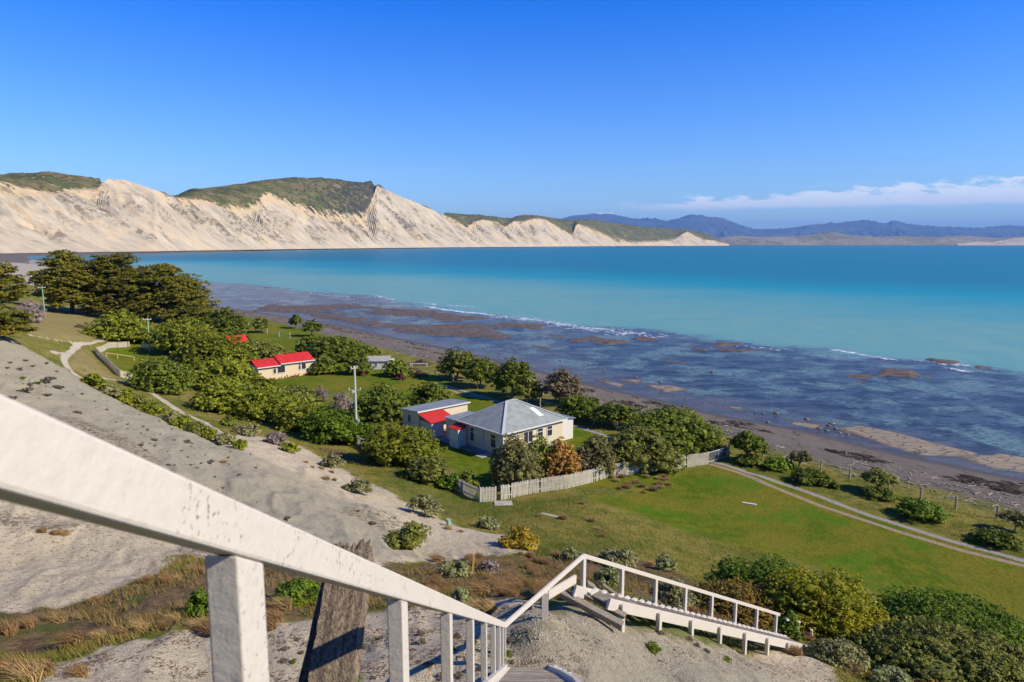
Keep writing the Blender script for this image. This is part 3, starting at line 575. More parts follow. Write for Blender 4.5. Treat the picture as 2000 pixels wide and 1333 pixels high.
lb = hills_mesh('white_bluffs', p2b, [(1870, 9800), (2500, 9400)], 2, [(1870, 476), (1895, 474), (1910, 472), (1935, 475), (1950, 471), (1975, 467), (2000, 466), (2500, 462)], [(1870, 476), (1895, 473.5), (1910, 471.5), (1935, 474), (1950, 470), (1975, 466), (2000, 465), (2500, 460)], .05, None, 24, 8, .8, 2.0)
lb = link(bpy.data.objects.new('far_bluffs', lb)); lb.data.materials.append(m_cliff()); tag(lb, kind='structure')
p3 = np.arange(1040, 2500, 4.0)
sk3 = [(1040, 440), (1080, 431), (1110, 425), (1135, 420), (1160, 417), (1190, 415.5), (1215, 424), (1250, 429), (1280, 427.5), (1306, 433), (1325, 427), (1347, 421), (1374, 423), (1411, 427), (1437, 437), (1471, 448), (1520, 448), (1569, 442), (1587, 439), (1610, 439),
       (1662, 433), (1689, 431), (1730, 437), (1749, 431), (1775, 439), (1850, 444), (1917, 446), (1970, 441), (2000, 442), (2500, 440)]
mt = hills_mesh('mountains', p3, [(1040, 25000), (2500, 25000)], 0, [(a, b+12) for a, b in sk3], sk3, .10, None, 30, 20, 6.0, 3.0)
mt = link(bpy.data.objects.new('mountains', mt)); mt.data.materials.append(flat_mat('mountain', (.035, .055, .075), (.085, .10, .11), .0006, 1400)); tag(mt, kind='structure')

# ------------------------------------------------------------------ plants
def noise3(v, s):
    return np.array([vnoise(v[:, 0]*s+v[:, 2]*1.7*s, v[:, 1]*s+v[:, 2]*.9*s, 3)]).T[:, 0]
_ico = None
def ico():
    global _ico
    if _ico is None:
        import bmesh
        b = bmesh.new(); bmesh.ops.create_icosphere(b, subdivisions=2, radius=1); b.verts.index_update()
        _ico = (np.array([v.co[:] for v in b.verts]), np.array([[v.index for v in f.verts] for f in b.faces])); b.free()
    return _ico
def crown_mesh(name, seed, w, d, h, leaf=.14, n=5000, lobes=14, lean=.5, z0=0.0, flat=False, spread=.55, core=True, wispy=0):
    r = np.random.default_rng(seed); V = []; Fq = []; Rn = []
    cs = []
    while len(cs) < lobes:
        x, y, q = r.uniform(-1, 1), r.uniform(-1, 1), r.uniform(0, 1)
        if x*x+y*y > .8: continue
        env = (1-(x*x+y*y))**.5*(1-.38*lean*x)
        rad = (r.uniform(.24, .36) if lobes > 14 else r.uniform(.34, .46)) if not flat else r.uniform(.16, .30)
        zz = q**.6*max(env-.22, .05) if not flat else (.06+.9*q**.75)*env
        cs.append((x*.78, y*.78, z0+(1-z0)*zz*.9+.02, rad))
    cs = np.array(cs); area = w*d+2*w*h; csz = min(max(.2, leaf*(3.0 if not flat else 4.6)), w*.22); ncl = int(min(max(40, 2.6*area/csz**2), n/7))
    k = r.integers(0, lobes, ncl); u = r.normal(size=(ncl, 3)); u /= np.linalg.norm(u, axis=1)[:, None]
    u[:, 2] = np.where(u[:, 2] < -.35, -u[:, 2], u[:, 2])
    rad = cs[k, 3]*(r.uniform(spread+.3, 1.0, ncl)); rad *= 1+.35*noise3(u*1.0+cs[k][:, :3]*7, 2.5)
    hs_ = .54 if not flat else .28
    pc = np.stack([cs[k, 0]+u[:, 0]*rad, cs[k, 1]+u[:, 1]*rad, cs[k, 2]+u[:, 2]*rad*hs_*1.15], -1)*np.array([w/2, d/2, h])
    pc[:, 0] += pc[:, 2]*.22*lean; pc[:, 2] = np.abs(pc[:, 2])
    kk = r.integers(0, ncl, n); v = r.normal(size=(n, 3)); v /= np.linalg.norm(v, axis=1)[:, None]; v[:, 2] = np.where(v[:, 2] < -.2, -v[:, 2], v[:, 2])
    csr = (csz*.62*r.uniform(.6, 1.25, ncl))[kk][:, None]; p = pc[kk]+v*csr*r.uniform(.55, 1.05, (n, 1))*np.array([1, 1, .7 if not flat else .38]); p[:, 2] = np.abs(p[:, 2])
    nrm = v*.9+u[kk]*.35+np.array([0, 0, .35])+r.normal(size=(n, 3))*.42; nrm /= np.linalg.norm(nrm, axis=1)[:, None]
    crn = r.uniform(-.22, .22, ncl)[kk]
    t = np.cross(nrm, r.normal(size=(n, 3))); t /= np.linalg.norm(t, axis=1)[:, None]+1e-9; b = np.cross(nrm, t)
    s = (leaf*r.uniform(.55, 1.35, n))[:, None]; asp = (.55 if not wispy else .16)
    q = np.stack([p-t*s, p-b*s*asp, p+t*s, p+b*s*asp], 1).reshape(-1, 3)
    V.append(q); Fq.append(np.arange(4*n).reshape(n, 4)); Rn.append(np.repeat(np.clip(r.uniform(0, 1, n)+crn, 0, 1), 4)); base = 4*n
    if core:
        iv, fi = ico()
        for c in cs:
            jit = 1+.25*(r.random(len(iv))-.5)
            cv = (iv*jit[:, None]*np.array([1, 1, hs_])*c[3]*(spread-.1)+c[:3])*np.array([w/2, d/2, h]); cv[:, 0] += cv[:, 2]*.22*lean; cv[:, 2] = np.maximum(cv[:, 2], .0)
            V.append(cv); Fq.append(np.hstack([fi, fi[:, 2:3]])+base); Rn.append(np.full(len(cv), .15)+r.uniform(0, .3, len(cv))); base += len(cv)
    co = np.vstack(V); q = Fq[0]
    m = bpy.data.meshes.new(name)
    tri = np.vstack([f[:, :3] for f in Fq[1:]]) if core else np.zeros((0, 3), int)
    m.vertices.add(len(co)); m.vertices.foreach_set('co', co.astype(np.float32).ravel())
    li = np.concatenate([q.ravel(), tri.ravel()]).astype(np.int32); m.loops.add(len(li)); m.loops.foreach_set('vertex_index', li)
    ls = np.concatenate([np.arange(0, len(q)*4, 4), len(q)*4+np.arange(0, len(tri)*3, 3)]).astype(np.int32); m.polygons.add(len(ls)); m.polygons.foreach_set('loop_start', ls)
    m.update(calc_edges=True); a = m.attributes.new('rnd', 'FLOAT', 'POINT'); a.data.foreach_set('value', np.concatenate(Rn).astype(np.float32))
    cc_ = cs*np.array([w/2, d/2, h, 1]); cc_[:, 0] += cc_[:, 2]*.22*lean; return m, cc_
def trunk_mesh(seed, cs, h, th, lean=0, base=(0, 0, -.2), n=11):
    r = random.Random(seed); mb = MB(); fork = np.array([lean*.2, 0, h*.3])
    mb.tube([base, fork*.5, fork], [th, th*.8, th*.7], 7, False)
    for c in cs[:n]:
        t = c[:3].copy(); mid = fork*.5+t*.5+np.array([0, 0, h*.06]); mb.tube([fork*.9, mid, t], [th*.6, th*.35, th*.12], 5, False)
    m = bpy.data.meshes.new('trunk'); m.from_pydata(mb.v, [], mb.f); m.update(); m.polygons.foreach_set('use_smooth', mb.sm); return m
PC = {}
def plant(kind, px, py, wpx, hpx, label, cat, mt_, n=None, leaf=None, lean=.5, trunk=True, lobes=None, deep=.9, group=None, z0=0., flat=False, unique=False, th=None, Y=None, wispy=0, core=True, rz=0):
    p = pick(px, py) if Y is None else at_Y(px, py, Y); dp = depth(p); bigsh = kind == 'shrub' and trunk; w = wpx*dp/F*(1.32 if bigsh or kind == 'beach_tree' else 1.16); h = hpx*dp/F*(1.0 if bigsh else 1.1)
    leaf = leaf or max(.055, min(.30, dp*.0021)); area = w*(w*deep)+2*w*h
    n = n or int(min(64000, max(1400, 1.7*area/(leaf*leaf))))
    lobes = lobes or int(min(90, max(12 if trunk else 22, area*1.3)))
    o = root(kind, p, label, cat, group, rz)
    m, cs = crown_mesh('crown', int(px*7+py*13), w, w*deep, h, leaf, n, lobes, lean, z0, flat, wispy=wispy, core=core)
    m.materials.append(M[mt_]); c = link(bpy.data.objects.new('crown', m)); c.parent = o
    if trunk:
        tm = trunk_mesh(int(px), cs, h, th or max(.05, h*.035), lean); tm.materials.append(M['twig']); t = link(bpy.data.objects.new('trunk', tm)); t.parent = o
    return o, p, w, h
S = 'shrub'
PL = [
 # kind, px, py, w, h, label, cat, material, extra
 ('cypress_tree', 142, 612, 150, 118, 'flat topped cypress with bent trunk, leftmost of the big cypress clump', 'tree', 'lf_pine', dict(flat=True, z0=.05, lobes=90)),
 ('cypress_tree', 232, 622, 170, 126, 'tall middle cypress of the big dark clump above the beach', 'tree', 'lf_pine', dict(flat=True, lobes=120)),
 ('cypress_tree', 325, 628, 180, 112, 'spreading cypress at the seaward end of the big clump', 'tree', 'lf_pine', dict(flat=True, lobes=120)),
 ('cypress_tree', 372, 648, 100, 62, 'low dark cypress below the seaward end of the big clump', 'tree', 'lf_pine', dict(flat=True, lobes=50)),
 ('cypress_tree', 0, 600, 92, 92, 'upper dark cypress cut off by the left edge of the photo', 'tree', 'lf_pine', dict(flat=True, lobes=50)),
 ('cypress_tree', 8, 662, 110, 70, 'lower bushy cypress at the left edge above the grey slope', 'tree', 'lf_pine', dict(flat=True, lobes=50)),
 ('bare_shrub', 55, 628, 60, 42, 'grey brown leafless shrub beside the left edge cypresses', S, 'lf_mauve', dict(wispy=1)),
 (S, 240, 664, 115, 64, 'rounded green shrub between the big cypress and the timber yard', S, 'lf_hedge', {}),
 (S, 362, 690, 118, 84, 'large windswept shrub right behind the green power pole', S, 'lf_hedge', {}),
 (S, 437, 652, 76, 58, 'dark shrub at the seaward edge of the thicket', S, 'lf_dense', {}),
 (S, 420, 720, 130, 85, 'big green shrub in the thicket left of the hidden red roof', S, 'lf_hedge', {}),
 (S, 314, 765, 108, 80, 'rounded shrub growing inside the lower corner of the timber yard', S, 'lf_dense', {}),
 (S, 372, 712, 70, 36, 'low shrub in the thicket behind the timber yard', S, 'lf_dense', {}),
 (S, 440, 760, 110, 72, 'yellow green shrub touching the left end of the cream cottage', S, 'lf_hedge', {}),
 (S, 500, 780, 100, 52, 'shrub in the long hedge below the cream cottage', S, 'lf_hedge', {}),
 (S, 443, 800, 110, 70, 'lowest left shrub of the long hedge above the dry bank', S, 'lf_hedge', {}),
 (S, 525, 815, 120, 66, 'middle shrub of the long hedge above the dry bank', S, 'lf_hedge', {}),
 (S, 590, 838, 100, 70, 'hedge shrub between the dry bank and grey twiggy plants', S, 'lf_hedge', {}),
 (S, 648, 862, 105, 82, 'bright green hedge shrub left of the tall power pole', S, 'lf_bright', {}),
 (S, 570, 790, 80, 42, 'low olive shrub in the hedge beside the cottage lawn', S, 'lf_olivegreen', {}),
 ('bare_shrub', 627, 785, 26, 36, 'grey leafless bush beside the cottage lawn', S, 'lf_mauve', dict(wispy=1, trunk=False)),
 ('bare_shrub', 668, 800, 50, 38, 'pair of grey leafless stems just left of the tall pole', S, 'lf_mauve', dict(wispy=1, trunk=False)),
 (S, 508, 698, 78, 42, 'round wind shaped shrub touching the back of the cottage roof', S, 'lf_olivegreen', {}),
 (S, 462, 676, 52, 32, 'green shrub left of the half hidden red roof', S, 'lf_dense', {}),
 (S, 612, 694, 62, 44, 'dark shrub behind the right end of the cottage', S, 'lf_dense', {}),
 (S, 652, 706, 88, 56, 'broad green shrub behind the right end of the cottage', S, 'lf_dense', {}),
 (S, 632, 729, 56, 36, 'low green shrub against the cottage right wall', S, 'lf_dense', {}),
 (S, 672, 680, 56, 26, 'green shrub nearest the beach behind the cottage', S, 'lf_dense', {}),
 (S, 716, 700, 52, 26, 'green shrub beside the white flat roof towards the beach', S, 'lf_dense', {}),
 (S, 698, 731, 48, 40, 'round green shrub left of the white flat roofed hut', S, 'lf_dense', {}),
 (S, 775, 735, 52, 38, 'green shrub right of the white flat roofed hut', S, 'lf_dense', {}),
 (S, 708, 734, 14, 11, 'tiny maroon shrub at the foot of the round green shrub', S, 'lf_maroon', dict(trunk=False)),
 (S, 782, 742, 15, 13, 'small round maroon shrub beside the brush heap', S, 'lf_maroon', dict(trunk=False)),
 ('small_tree', 511, 650, 36, 28, 'small round tree with forked trunk on the far lawn', 'tree', 'lf_olivegreen', dict(z0=.3)),
 ('small_tree', 578, 642, 24, 26, 'small upright tree by the far beach edge', 'tree', 'lf_dense', dict(z0=.3)),
 ('small_tree', 608, 657, 38, 28, 'windswept tree leaning to the right near the far beach', 'tree', 'lf_dense', dict(z0=.35, lean=1)),
 (S, 742, 822, 95, 88, 'tall dense shrub right behind the tall power pole', S, 'lf_dense', {}),
 (S, 838, 792, 78, 54, 'dark pointed shrub behind the grey roofed shed', S, 'lf_dense', {}),
 (S, 722, 868, 70, 48, 'green shrub at the foot of the tall power pole', S, 'lf_bright', {}),
 (S, 778, 905, 145, 100, 'largest yellow green garden shrub in front of the shed', S, 'lf_hedge', dict(lean=.9)),
 (S, 832, 938, 80, 62, 'twiggy brownish garden shrub leaning over the shaded picket fence', S, 'lf_olivegreen', {}),
 (S, 886, 955, 54, 36, 'low green shrub behind the shaded picket fence', S, 'lf_bright', {}),
 (S, 915, 960, 38, 52, 'dark upright leafy shrub on the small garden lawn', S, 'lf_dense', dict(lean=0)),
 ('garden_tree', 1005, 952, 100, 108, 'olive tree at the near corner of the hip roofed house', 'tree', 'lf_olive', dict(lean=.1, z0=.08)),
 ('garden_tree', 1050, 940, 62, 96, 'dark leafy tree between the olive tree and the orange tree', 'tree', 'lf_olivegreen', dict(lean=0, z0=.1)),
 ('garden_tree', 1095, 940, 80, 88, 'tree with orange and gold leaves behind the picket fence', 'tree', 'lf_orange', dict(lean=.1)),
 ('garden_tree', 1140, 930, 56, 66, 'brownish thin leaved tree right of the orange tree', 'tree', 'lf_brown', dict(lean=.1)),
 ('garden_tree', 1165, 928, 76, 88, 'olive brown tree between the orange tree and the large round one', 'tree', 'lf_olive', dict(lean=.2)),
 ('garden_tree', 1250, 912, 150, 86, 'large round olive green tree behind the sunlit picket fence', 'tree', 'lf_olivegreen', dict(lean=.35)),
 (S, 1318, 893, 70, 46, 'green shrub at the right end of the garden behind the fence', S, 'lf_dense', {}),
 (S, 1312, 872, 180, 84, 'very large dark shrub beyond the garden beside the beach', S, 'lf_dense', dict(lean=.8)),
 (S, 1385, 888, 60, 34, 'dark shrub just left of the metal gate', S, 'lf_dense', {}),
 ('beach_tree', 893, 742, 66, 62, 'leftmost olive tree of the row along the beach fence', 'tree', 'lf_olivegreen', dict(z0=.15)),
 ('beach_tree', 938, 757, 62, 58, 'second dark tree of the row along the beach fence', 'tree', 'lf_dense', dict(z0=.2)),
 ('beach_tree', 1000, 778, 74, 78, 'tallest windswept tree of the row along the beach fence', 'tree', 'lf_dense', dict(z0=.2)),
 ('beach_tree', 1032, 788, 50, 48, 'small tree right of the tallest beach row tree', 'tree', 'lf_olivegreen', dict(z0=.2)),
 ('beach_tree', 1092, 790, 70, 66, 'brown grey windswept tree standing alone in the beach row', 'tree', 'lf_brown', dict(z0=.2, lean=.9)),
 ('beach_tree', 1132, 822, 84, 50, 'low green tree of the beach row behind the house roof', 'tree', 'lf_dense', dict(z0=.2)),
 ('beach_tree', 1205, 834, 80, 46, 'flat green tree of the beach row next to the very large shrub', 'tree', 'lf_dense', dict(z0=.2)),
 ('beach_tree', 1455, 902, 62, 56, 'bent tree with bare stems right of the metal gate', 'tree', 'lf_dense', dict(z0=.35, lean=.8)),
 (S, 1462, 908, 60, 20, 'low scrub under the bent tree beside the gate', S, 'lf_dense', dict(trunk=False)),
 ('beach_tree', 1558, 915, 38, 34, 'small bare stemmed windswept tree by a beach fence post', 'tree', 'lf_olive', dict(z0=.4, lean=1)),
 (S, 1585, 943, 78, 26, 'low spreading shrub between gravel track and beach', S, 'lf_dense', dict(trunk=False)),
 (S, 1520, 915, 60, 22, 'low green scrub at the left end of the beach fence', S, 'lf_bright', dict(trunk=False)),
 (S, 1628, 954, 18, 12, 'tiny dark shrub right of the low spreading shrub', S, 'lf_dense', dict(trunk=False)),
 ('beach_tree', 1712, 962, 56, 40, 'small flat topped tree growing by the beach fence', 'tree', 'lf_olivegreen', dict(z0=.45, lean=.8)),
 (S, 1715, 972, 58, 24, 'low green scrub under the small flat topped tree', S, 'lf_dense', dict(trunk=False)),
 (S, 1798, 1013, 94, 40, 'rounded dense shrub alone beside the gravel track', S, 'lf_bright', dict(trunk=False, lean=.8)),
 ('beach_tree', 1980, 1042, 56, 40, 'small bare stemmed tree at the right edge by the beach', 'tree', 'lf_olive', dict(z0=.4)),
 (S, 1948, 1062, 84, 30, 'dark low scrub under the right edge tree', S, 'lf_dense', dict(trunk=False)),
 (S, 1478, 1190, 185, 124, 'big dark green rounded shrub left part of the mound below the stairs', S, 'lf_bright', dict(lean=.2)),
 (S, 1600, 1222, 205, 128, 'big lime tipped shrub sloping right beside the lawn', S, 'lf_lime', dict(lean=.9)),
 (S, 1462, 1222, 215, 84, 'rust coloured low shrub directly behind the lower handrail', S, 'lf_rust', dict(lean=.5, Y=27)),
 (S, 1537, 1250, 40, 62, 'leafy green climber around the end of the lower handrail', S, 'lf_bright', dict(lean=0, trunk=False)),
 (S, 1858, 1262, 285, 94, 'broad dark green shrub right of the little path', S, 'lf_bright', dict(lean=.7)),
 (S, 1862, 1362, 340, 138, 'huge olive shrub filling the bottom right corner', S, 'lf_olivegreen', dict(lean=.4, leaf=.058, n=110000)),
 (S, 1632, 1292, 110, 46, 'grey green low shrub at the bottom of the lower stairs', S, 'lf_grey', dict(trunk=False)),
 (S, 1728, 1345, 90, 52, 'silver green shrub at the bottom edge left of the huge shrub', S, 'lf_silver', dict(trunk=False)),
 (S, 1812, 1372, 90, 50, 'rust brown shrub cut by the bottom edge', S, 'lf_rust', dict(trunk=False)),
 (S, 797, 1068, 88, 52, 'olive green shrub alone on the pale sand', S, 'lf_olivegreen', dict(trunk=False, lean=0)),
 (S, 828, 1006, 66, 42, 'grey green shrub where the sand meets the grass', S, 'lf_grey', dict(trunk=False)),
 (S, 697, 963, 54, 30, 'grey green shrub higher up the sandy bank edge', S, 'lf_grey', dict(trunk=False)),
 (S, 1013, 1070, 80, 40, 'golden yellow mounded shrub beside the sand', S, 'lf_gold', dict(trunk=False, lean=.7)),
 (S, 950, 1032, 44, 22, 'pale green small shrub on the grass above the golden shrub', S, 'lf_silver', dict(trunk=False)),
 (S, 1112, 1096, 36, 30, 'silvery shrub left of the top of the lower handrail', S, 'lf_silver', dict(trunk=False)),
 (S, 1210, 1104, 72, 38, 'pale green shrub behind the start of the lower handrail', S, 'lf_grey', dict(trunk=False)),
 (S, 1297, 1116, 42, 38, 'silver green shrub alone on the grass slope', S, 'lf_silver', dict(trunk=False)),
 (S, 1184, 1144, 48, 38, 'silver green shrub beside the top of the lower stairs', S, 'lf_silver', dict(trunk=False)),
 (S, 1312, 1188, 92, 60, 'grey green shrub seen through the lower handrail', S, 'lf_grey', dict(trunk=False)),
 (S, 898, 1188, 38, 42, 'small grey green shrub behind the handrail posts', S, 'lf_silver', dict(trunk=False)),
 (S, 885, 1126, 62, 40, 'dark grey and green shrub among the tussocks', S, 'lf_grey', dict(trunk=False)),
 (S, 955, 1120, 38, 32, 'grey twiggy shrub among the tussocks', S, 'lf_mauve', dict(trunk=False)),
 (S, 392, 1202, 58, 54, 'bright green shrub left of the nearest handrail post', S, 'lf_bright', dict(trunk=False)),
 (S, 578, 1176, 96, 46, 'bright green shrub under the rail left of the weathered post', S, 'lf_bright', dict(trunk=False)),
 (S, 480, 850, 50, 24, 'grey twiggy shrub beside the pale path above the bank', S, 'lf_grey', dict(trunk=False)),
 (S, 540, 868, 46, 26, 'grey mauve shrub at the sandy bank edge', S, 'lf_mauve', dict(trunk=False)),
 (S, 566, 884, 40, 20, 'yellow green shrub at the sandy bank edge', S, 'lf_hedge', dict(trunk=False)),
 (S, 650, 912, 44, 28, 'grey green shrub among straw tussocks on the bank', S, 'lf_grey', dict(trunk=False)),
 (S, 448, 832, 30, 18, 'dark green small shrub on the grass above the path', S, 'lf_dense', dict(trunk=False)),
]
for k, px, py, wd, ht, lb_, ct, mm, ex in PL:
    ex = dict(ex); ex.pop('spread', None); plant(k, px, py, wd, ht, lb_, ct, mm, **ex)
k = 0
for px, py, wd, ht in [(182, 757, 42, 26), (212, 772, 44, 26), (243, 787, 48, 28), (272, 800, 48, 30), (303, 812, 46, 28), (335, 826, 38, 24), (357, 838, 40, 30), (385, 848, 40, 26), (408, 858, 36, 22), (440, 868, 36, 24), (470, 878, 30, 20)]:
    plant(S, px, py, wd, ht, ['topmost','second','third','fourth','fifth','sixth','seventh','eighth','ninth','tenth','lowest'][k]+' low shrub counted from the top of the strip between grey slope and pale path', S, ['lf_hedge', 'lf_grey', 'lf_hedge', 'lf_olivegreen'][k % 4], trunk=False, group='low shrubs along the pale path'); k += 1

# tussocks -------------------------------------------------------------
def tuft_mesh(seed, mname, n=560, hgt=.42, rad=.24, wind=.7):
    r = np.random.default_rng(seed); a = r.uniform(0, 2*math.pi, n); q = rad*np.sqrt(r.random(n))*.6; b = np.stack([q*np.cos(a), q*np.sin(a), np.zeros(n)], -1)
    out = np.stack([np.cos(a), np.sin(a), np.zeros(n)], -1); h = hgt*r.uniform(.5, 1, n)[:, None]; wv = np.array([-1.0, .25, 0])*wind*hgt
    m1 = b+out*rad*.5*r.random((n, 1))+np.array([0, 0, 1])*h*.65+wv*.25; t_ = b+out*rad*1.3*r.random((n, 1))+np.array([0, 0, 1])*h*r.uniform(.6, 1.1, (n, 1))+wv*r.uniform(.6, 1.2, (n, 1))
    sdv = np.cross(out, [0, 0, 1])*.007*(hgt/.6)+r.normal(size=(n, 3))*.003
    v = np.stack([b-sdv, b+sdv, m1+sdv, m1-sdv, t_], 1).reshape(-1, 3); i = np.arange(n)*5
    m = bpy.data.meshes.new('tussock'); f4 = np.stack([i, i+1, i+2, i+3], -1); f3 = np.stack([i+3, i+2, i+4], -1)
    li = np.concatenate([f4.ravel(), f3.ravel()]).astype(np.int32); m.vertices.add(len(v)); m.vertices.foreach_set('co', v.astype(np.float32).ravel()); m.loops.add(len(li)); m.loops.foreach_set('vertex_index', li)
    ls = np.concatenate([np.arange(0, n*4, 4), n*4+np.arange(0, n*3, 3)]).astype(np.int32); m.polygons.add(len(ls)); m.polygons.foreach_set('loop_start', ls); m.update(calc_edges=True)
    at = m.attributes.new('rnd', 'FLOAT', 'POINT'); at.data.foreach_set('value', np.repeat(r.uniform(0, 1, n), 5).astype(np.float32)); m.materials.append(M[mname]); return m
TF = [tuft_mesh(i, 'tuft' if i % 2 else 'tuft2') for i in range(4)]
def tussock(px, py, s=1., v=None, lab='brown wind bent tussock on the slope below the stairs', grp='wind bent brown tussocks'):
    p = pick(px, py); o = link(bpy.data.objects.new('tussock', TF[random.randrange(4) if v is None else v])); o.location = p-np.array([0, 0, .03]); o.rotation_euler = (0, 0, random.uniform(-.4, .4)); q = s*.78*random.uniform(.75, 1.2); o.scale = (q, q, q*random.uniform(.8, 1.1))
    tag(o, lab, 'tussock', grp)
rt = random.Random(3)
for _ in range(70):
    px = rt.uniform(850, 1160); py = rt.uniform(1085, 1165); 
    if py > 1185-(px-850)*.1 or (px > 1060 and py > 1085+(1140-px)*1.1): continue
    tussock(px, py, rt.uniform(.7, 1.25), 1 if rt.random() < .7 else 3)
for px, py, s in [(858, 1098, 1.3), (1090, 1150, 1), (960, 1195, 1.2), (945, 1200, 1), (1165, 1100, 1.1), (1180, 1095, 1.2), (1275, 1105, 1.1), (1170, 1035, 1.2), (1180, 1050, 1.3), (1160, 1020, 1.1), (1105, 1015, 1.2), (1098, 1012, 1), (1057, 1010, .9), (1140, 985, 1.1), (1360, 1200, 1), (880, 1035, 1), (903, 1040, .9),
                  (880, 1018, .9), (1020, 1040, 1), (1030, 1050, 1), (1040, 1058, 1), (1585, 1250, 1), (1560, 1280, 1.1), (1540, 1275, .8), (690, 905, 1.1), (675, 905, 1.0), (630, 918, 1.1), (650, 925, 1.1), (612, 915, 1), (640, 938, 1.2), (655, 940, 1.1), (600, 905, 1), (440, 905, .8), (460, 870, 1), (470, 875, 1)]:
    tussock(px, py, s, None, 'brown tussock scattered on the grassy bank', 'scattered tussocks')
for px, py, s in [(30, 1320, 1.1), (90, 1318, 1.2), (60, 1332, 1.1), (160, 1322, 1), (285, 1235, 1), (330, 1225, 1), (345, 1215, 1), (295, 1140, .9), (330, 1140, .9), (350, 1135, .9), (240, 1240, 1), (200, 1250, 1), (270, 1225, .9), (195, 1175, .9), (150, 1260, 1), (110, 1045, .9), (85, 1040, .8), (130, 1045, .8), (400, 1230, 1.1),
                  (420, 1240, 1.2), (545, 1215, 1), (560, 1190, 1), (530, 1230, 1.1), (20, 1240, 1), (60, 1225, 1), (120, 1215, 1), (400, 1120, .9), (380, 1115, .9)]:
    tussock(px, py, s, None, 'brown tussock on the slope left of the long handrail', 'tussocks left of the handrail')
for _ in range(12):
    tussock(rt.uniform(1655, 1700), rt.uniform(1290, 1318), rt.uniform(.8, 1.2), 1, 'rust brown tussock below the lower stairs', 'rusty tussocks below the lower stairs')
for _ in range(26):
    tussock(rt.uniform(1200, 1320), rt.uniform(930, 965), rt.uniform(.9, 1.5), None, 'dead brown tussock heaped outside the sunlit picket fence', 'dead tussock heap by the fence')
# small dark clumps on the bare mud
cm_, _c = crown_mesh('clump', 5, .5, .5, .22, .05, 220, 7, 0, core=True); cm_.materials.append(M['scrubdark'])
cm2, _c = crown_mesh('clump', 6, .5, .5, .22, .045, 300, 7, 0); cm2.materials.append(M['lf_dense'])
clumps = [(92, 747, 2.2), (52, 766, 2.4), (20, 781, 2), (58, 753, 1.3), (72, 751, 1.3), (115, 760, 1.7), (93, 774, 1.5), (45, 741, 1.3), (90, 711, 1.2), (65, 717, .9), (15, 720, 1), (37, 723, 1), (110, 727, .8), (160, 771, .8), (150, 807, 1), (185, 785, .7), (302, 862, 1), (365, 865, 1), (274, 871, .8), (20, 710, 1), (50, 706, 1), (410, 905, 1.3), (560, 1015, .8), (1278, 1272, .95), (1290, 1240, .5), (1345, 1250, .45), (1360, 1262, .35), (1380, 1275, .4), (1420, 1290, .6), (728, 1025, 1), (700, 1000, .7), (165, 725, .8)]
for _ in range(120):
    t = rt.random(); clumps.append((rt.uniform(0, 520), 0, rt.uniform(.25, .6)))
for _ in range(45): clumps.append((rt.uniform(540, 1000), -1, rt.uniform(.25, .5)))
for px, py, s in clumps:
    if py == 0: py = 680+px*.42+rt.uniform(0, 190)
    if py == -1: py = rt.uniform(1240, 1333)
    p = pick(px, py); o = link(bpy.data.objects.new('low_plant', cm2 if rt.random() < .25 else cm_)); o.location = p; o.rotation_euler = (0, 0, rt.uniform(0, 6)); o.scale = (s, s, s*rt.uniform(.6, 1))
    tag(o, 'small dark cushion plant on the bare grey slope', 'plant', 'small cushion plants on the bare slope')
# grass cover -----------------------------------------------------------
def scatter_grass():
    r = np.random.default_rng(11); n = 260000; a = r.uniform(-R(42), R(42), n); q = np.exp(r.uniform(math.log(10), math.log(85), n)); x, y = q*np.sin(a), q*np.cos(a)
    def z_at(P): return np.clip(.5+sdist(x, y, P)/2, 0, 1)
    zi = H(x, y); g0 = np.ones(n)
    # look up zones from the nearest ground vertex
    ang = np.arctan2(x, y); cols = np.searchsorted(ANG, ang); rows = np.clip(np.searchsorted(RR, q), 0, nr-1); idx = rows*nc+np.clip(cols, 0, nc-1)
    bare = np.maximum.reduce([A[k][idx] for k in ('sand', 'mud', 'path', 'gravel', 'dirt', 'beach', 'lawn')]); nz = fbm(x, y, 2.2, 3, 8)
    keep = (bare+nz*.6 < .33) & (zi > 2.3) & ((A['brown'][idx] < .5) | (fbm(x, y, 1.4, 3, 19) > -.04)); br = A['brown'][idx][keep]
    x, y, zi, q = x[keep], y[keep], zi[keep], q[keep]; n = len(x)
    h = (.07+.12*r.random(n))*(1+.25*(br > .5))*(1+.5*fbm(x, y, 3, 2, 2)); a = r.uniform(0, 2*math.pi, n); wd = .007+q*.0003
    b = np.stack([x, y, zi-.01], -1); s = np.stack([np.cos(a), np.sin(a), 0*a], -1)*wd[:, None]
    t = b+np.stack([-.5*h+r.normal(0, .05, n), .15*h+r.normal(0, .05, n), h], -1)
    v = np.stack([b-s, b+s, t], 1).reshape(-1, 3)
    m = np_mesh('grass', v, np.arange(3*n).reshape(n, 3), 3, {'rnd': np.repeat(r.random(n), 3), 'br': np.repeat(br, 3)})
    mt_, g = mat('grass_blades'); ob = g.coord('Object'); n1 = g.noise(ob, .6, 4, .6); rn = g.attr('rnd')
    c = g.mix(g.ss(g.math('ADD', g.math('MULTIPLY', n1, .8), g.math('MULTIPLY', rn, .3)), .35, .72), (.085, .12, .015), (.30, .225, .06)); c = g.mix(g.math('MULTIPLY', g.attr('br'), .75), c, g.mix(rn, (.10, .075, .03), (.33, .21, .10)))
    g.out(c, .8, .05, trans=.25); m.materials.append(mt_); o = link(bpy.data.objects.new('slope_grass', m)); tag(o, 'short dry olive grass covering the slopes', 'grass', kind='stuff')
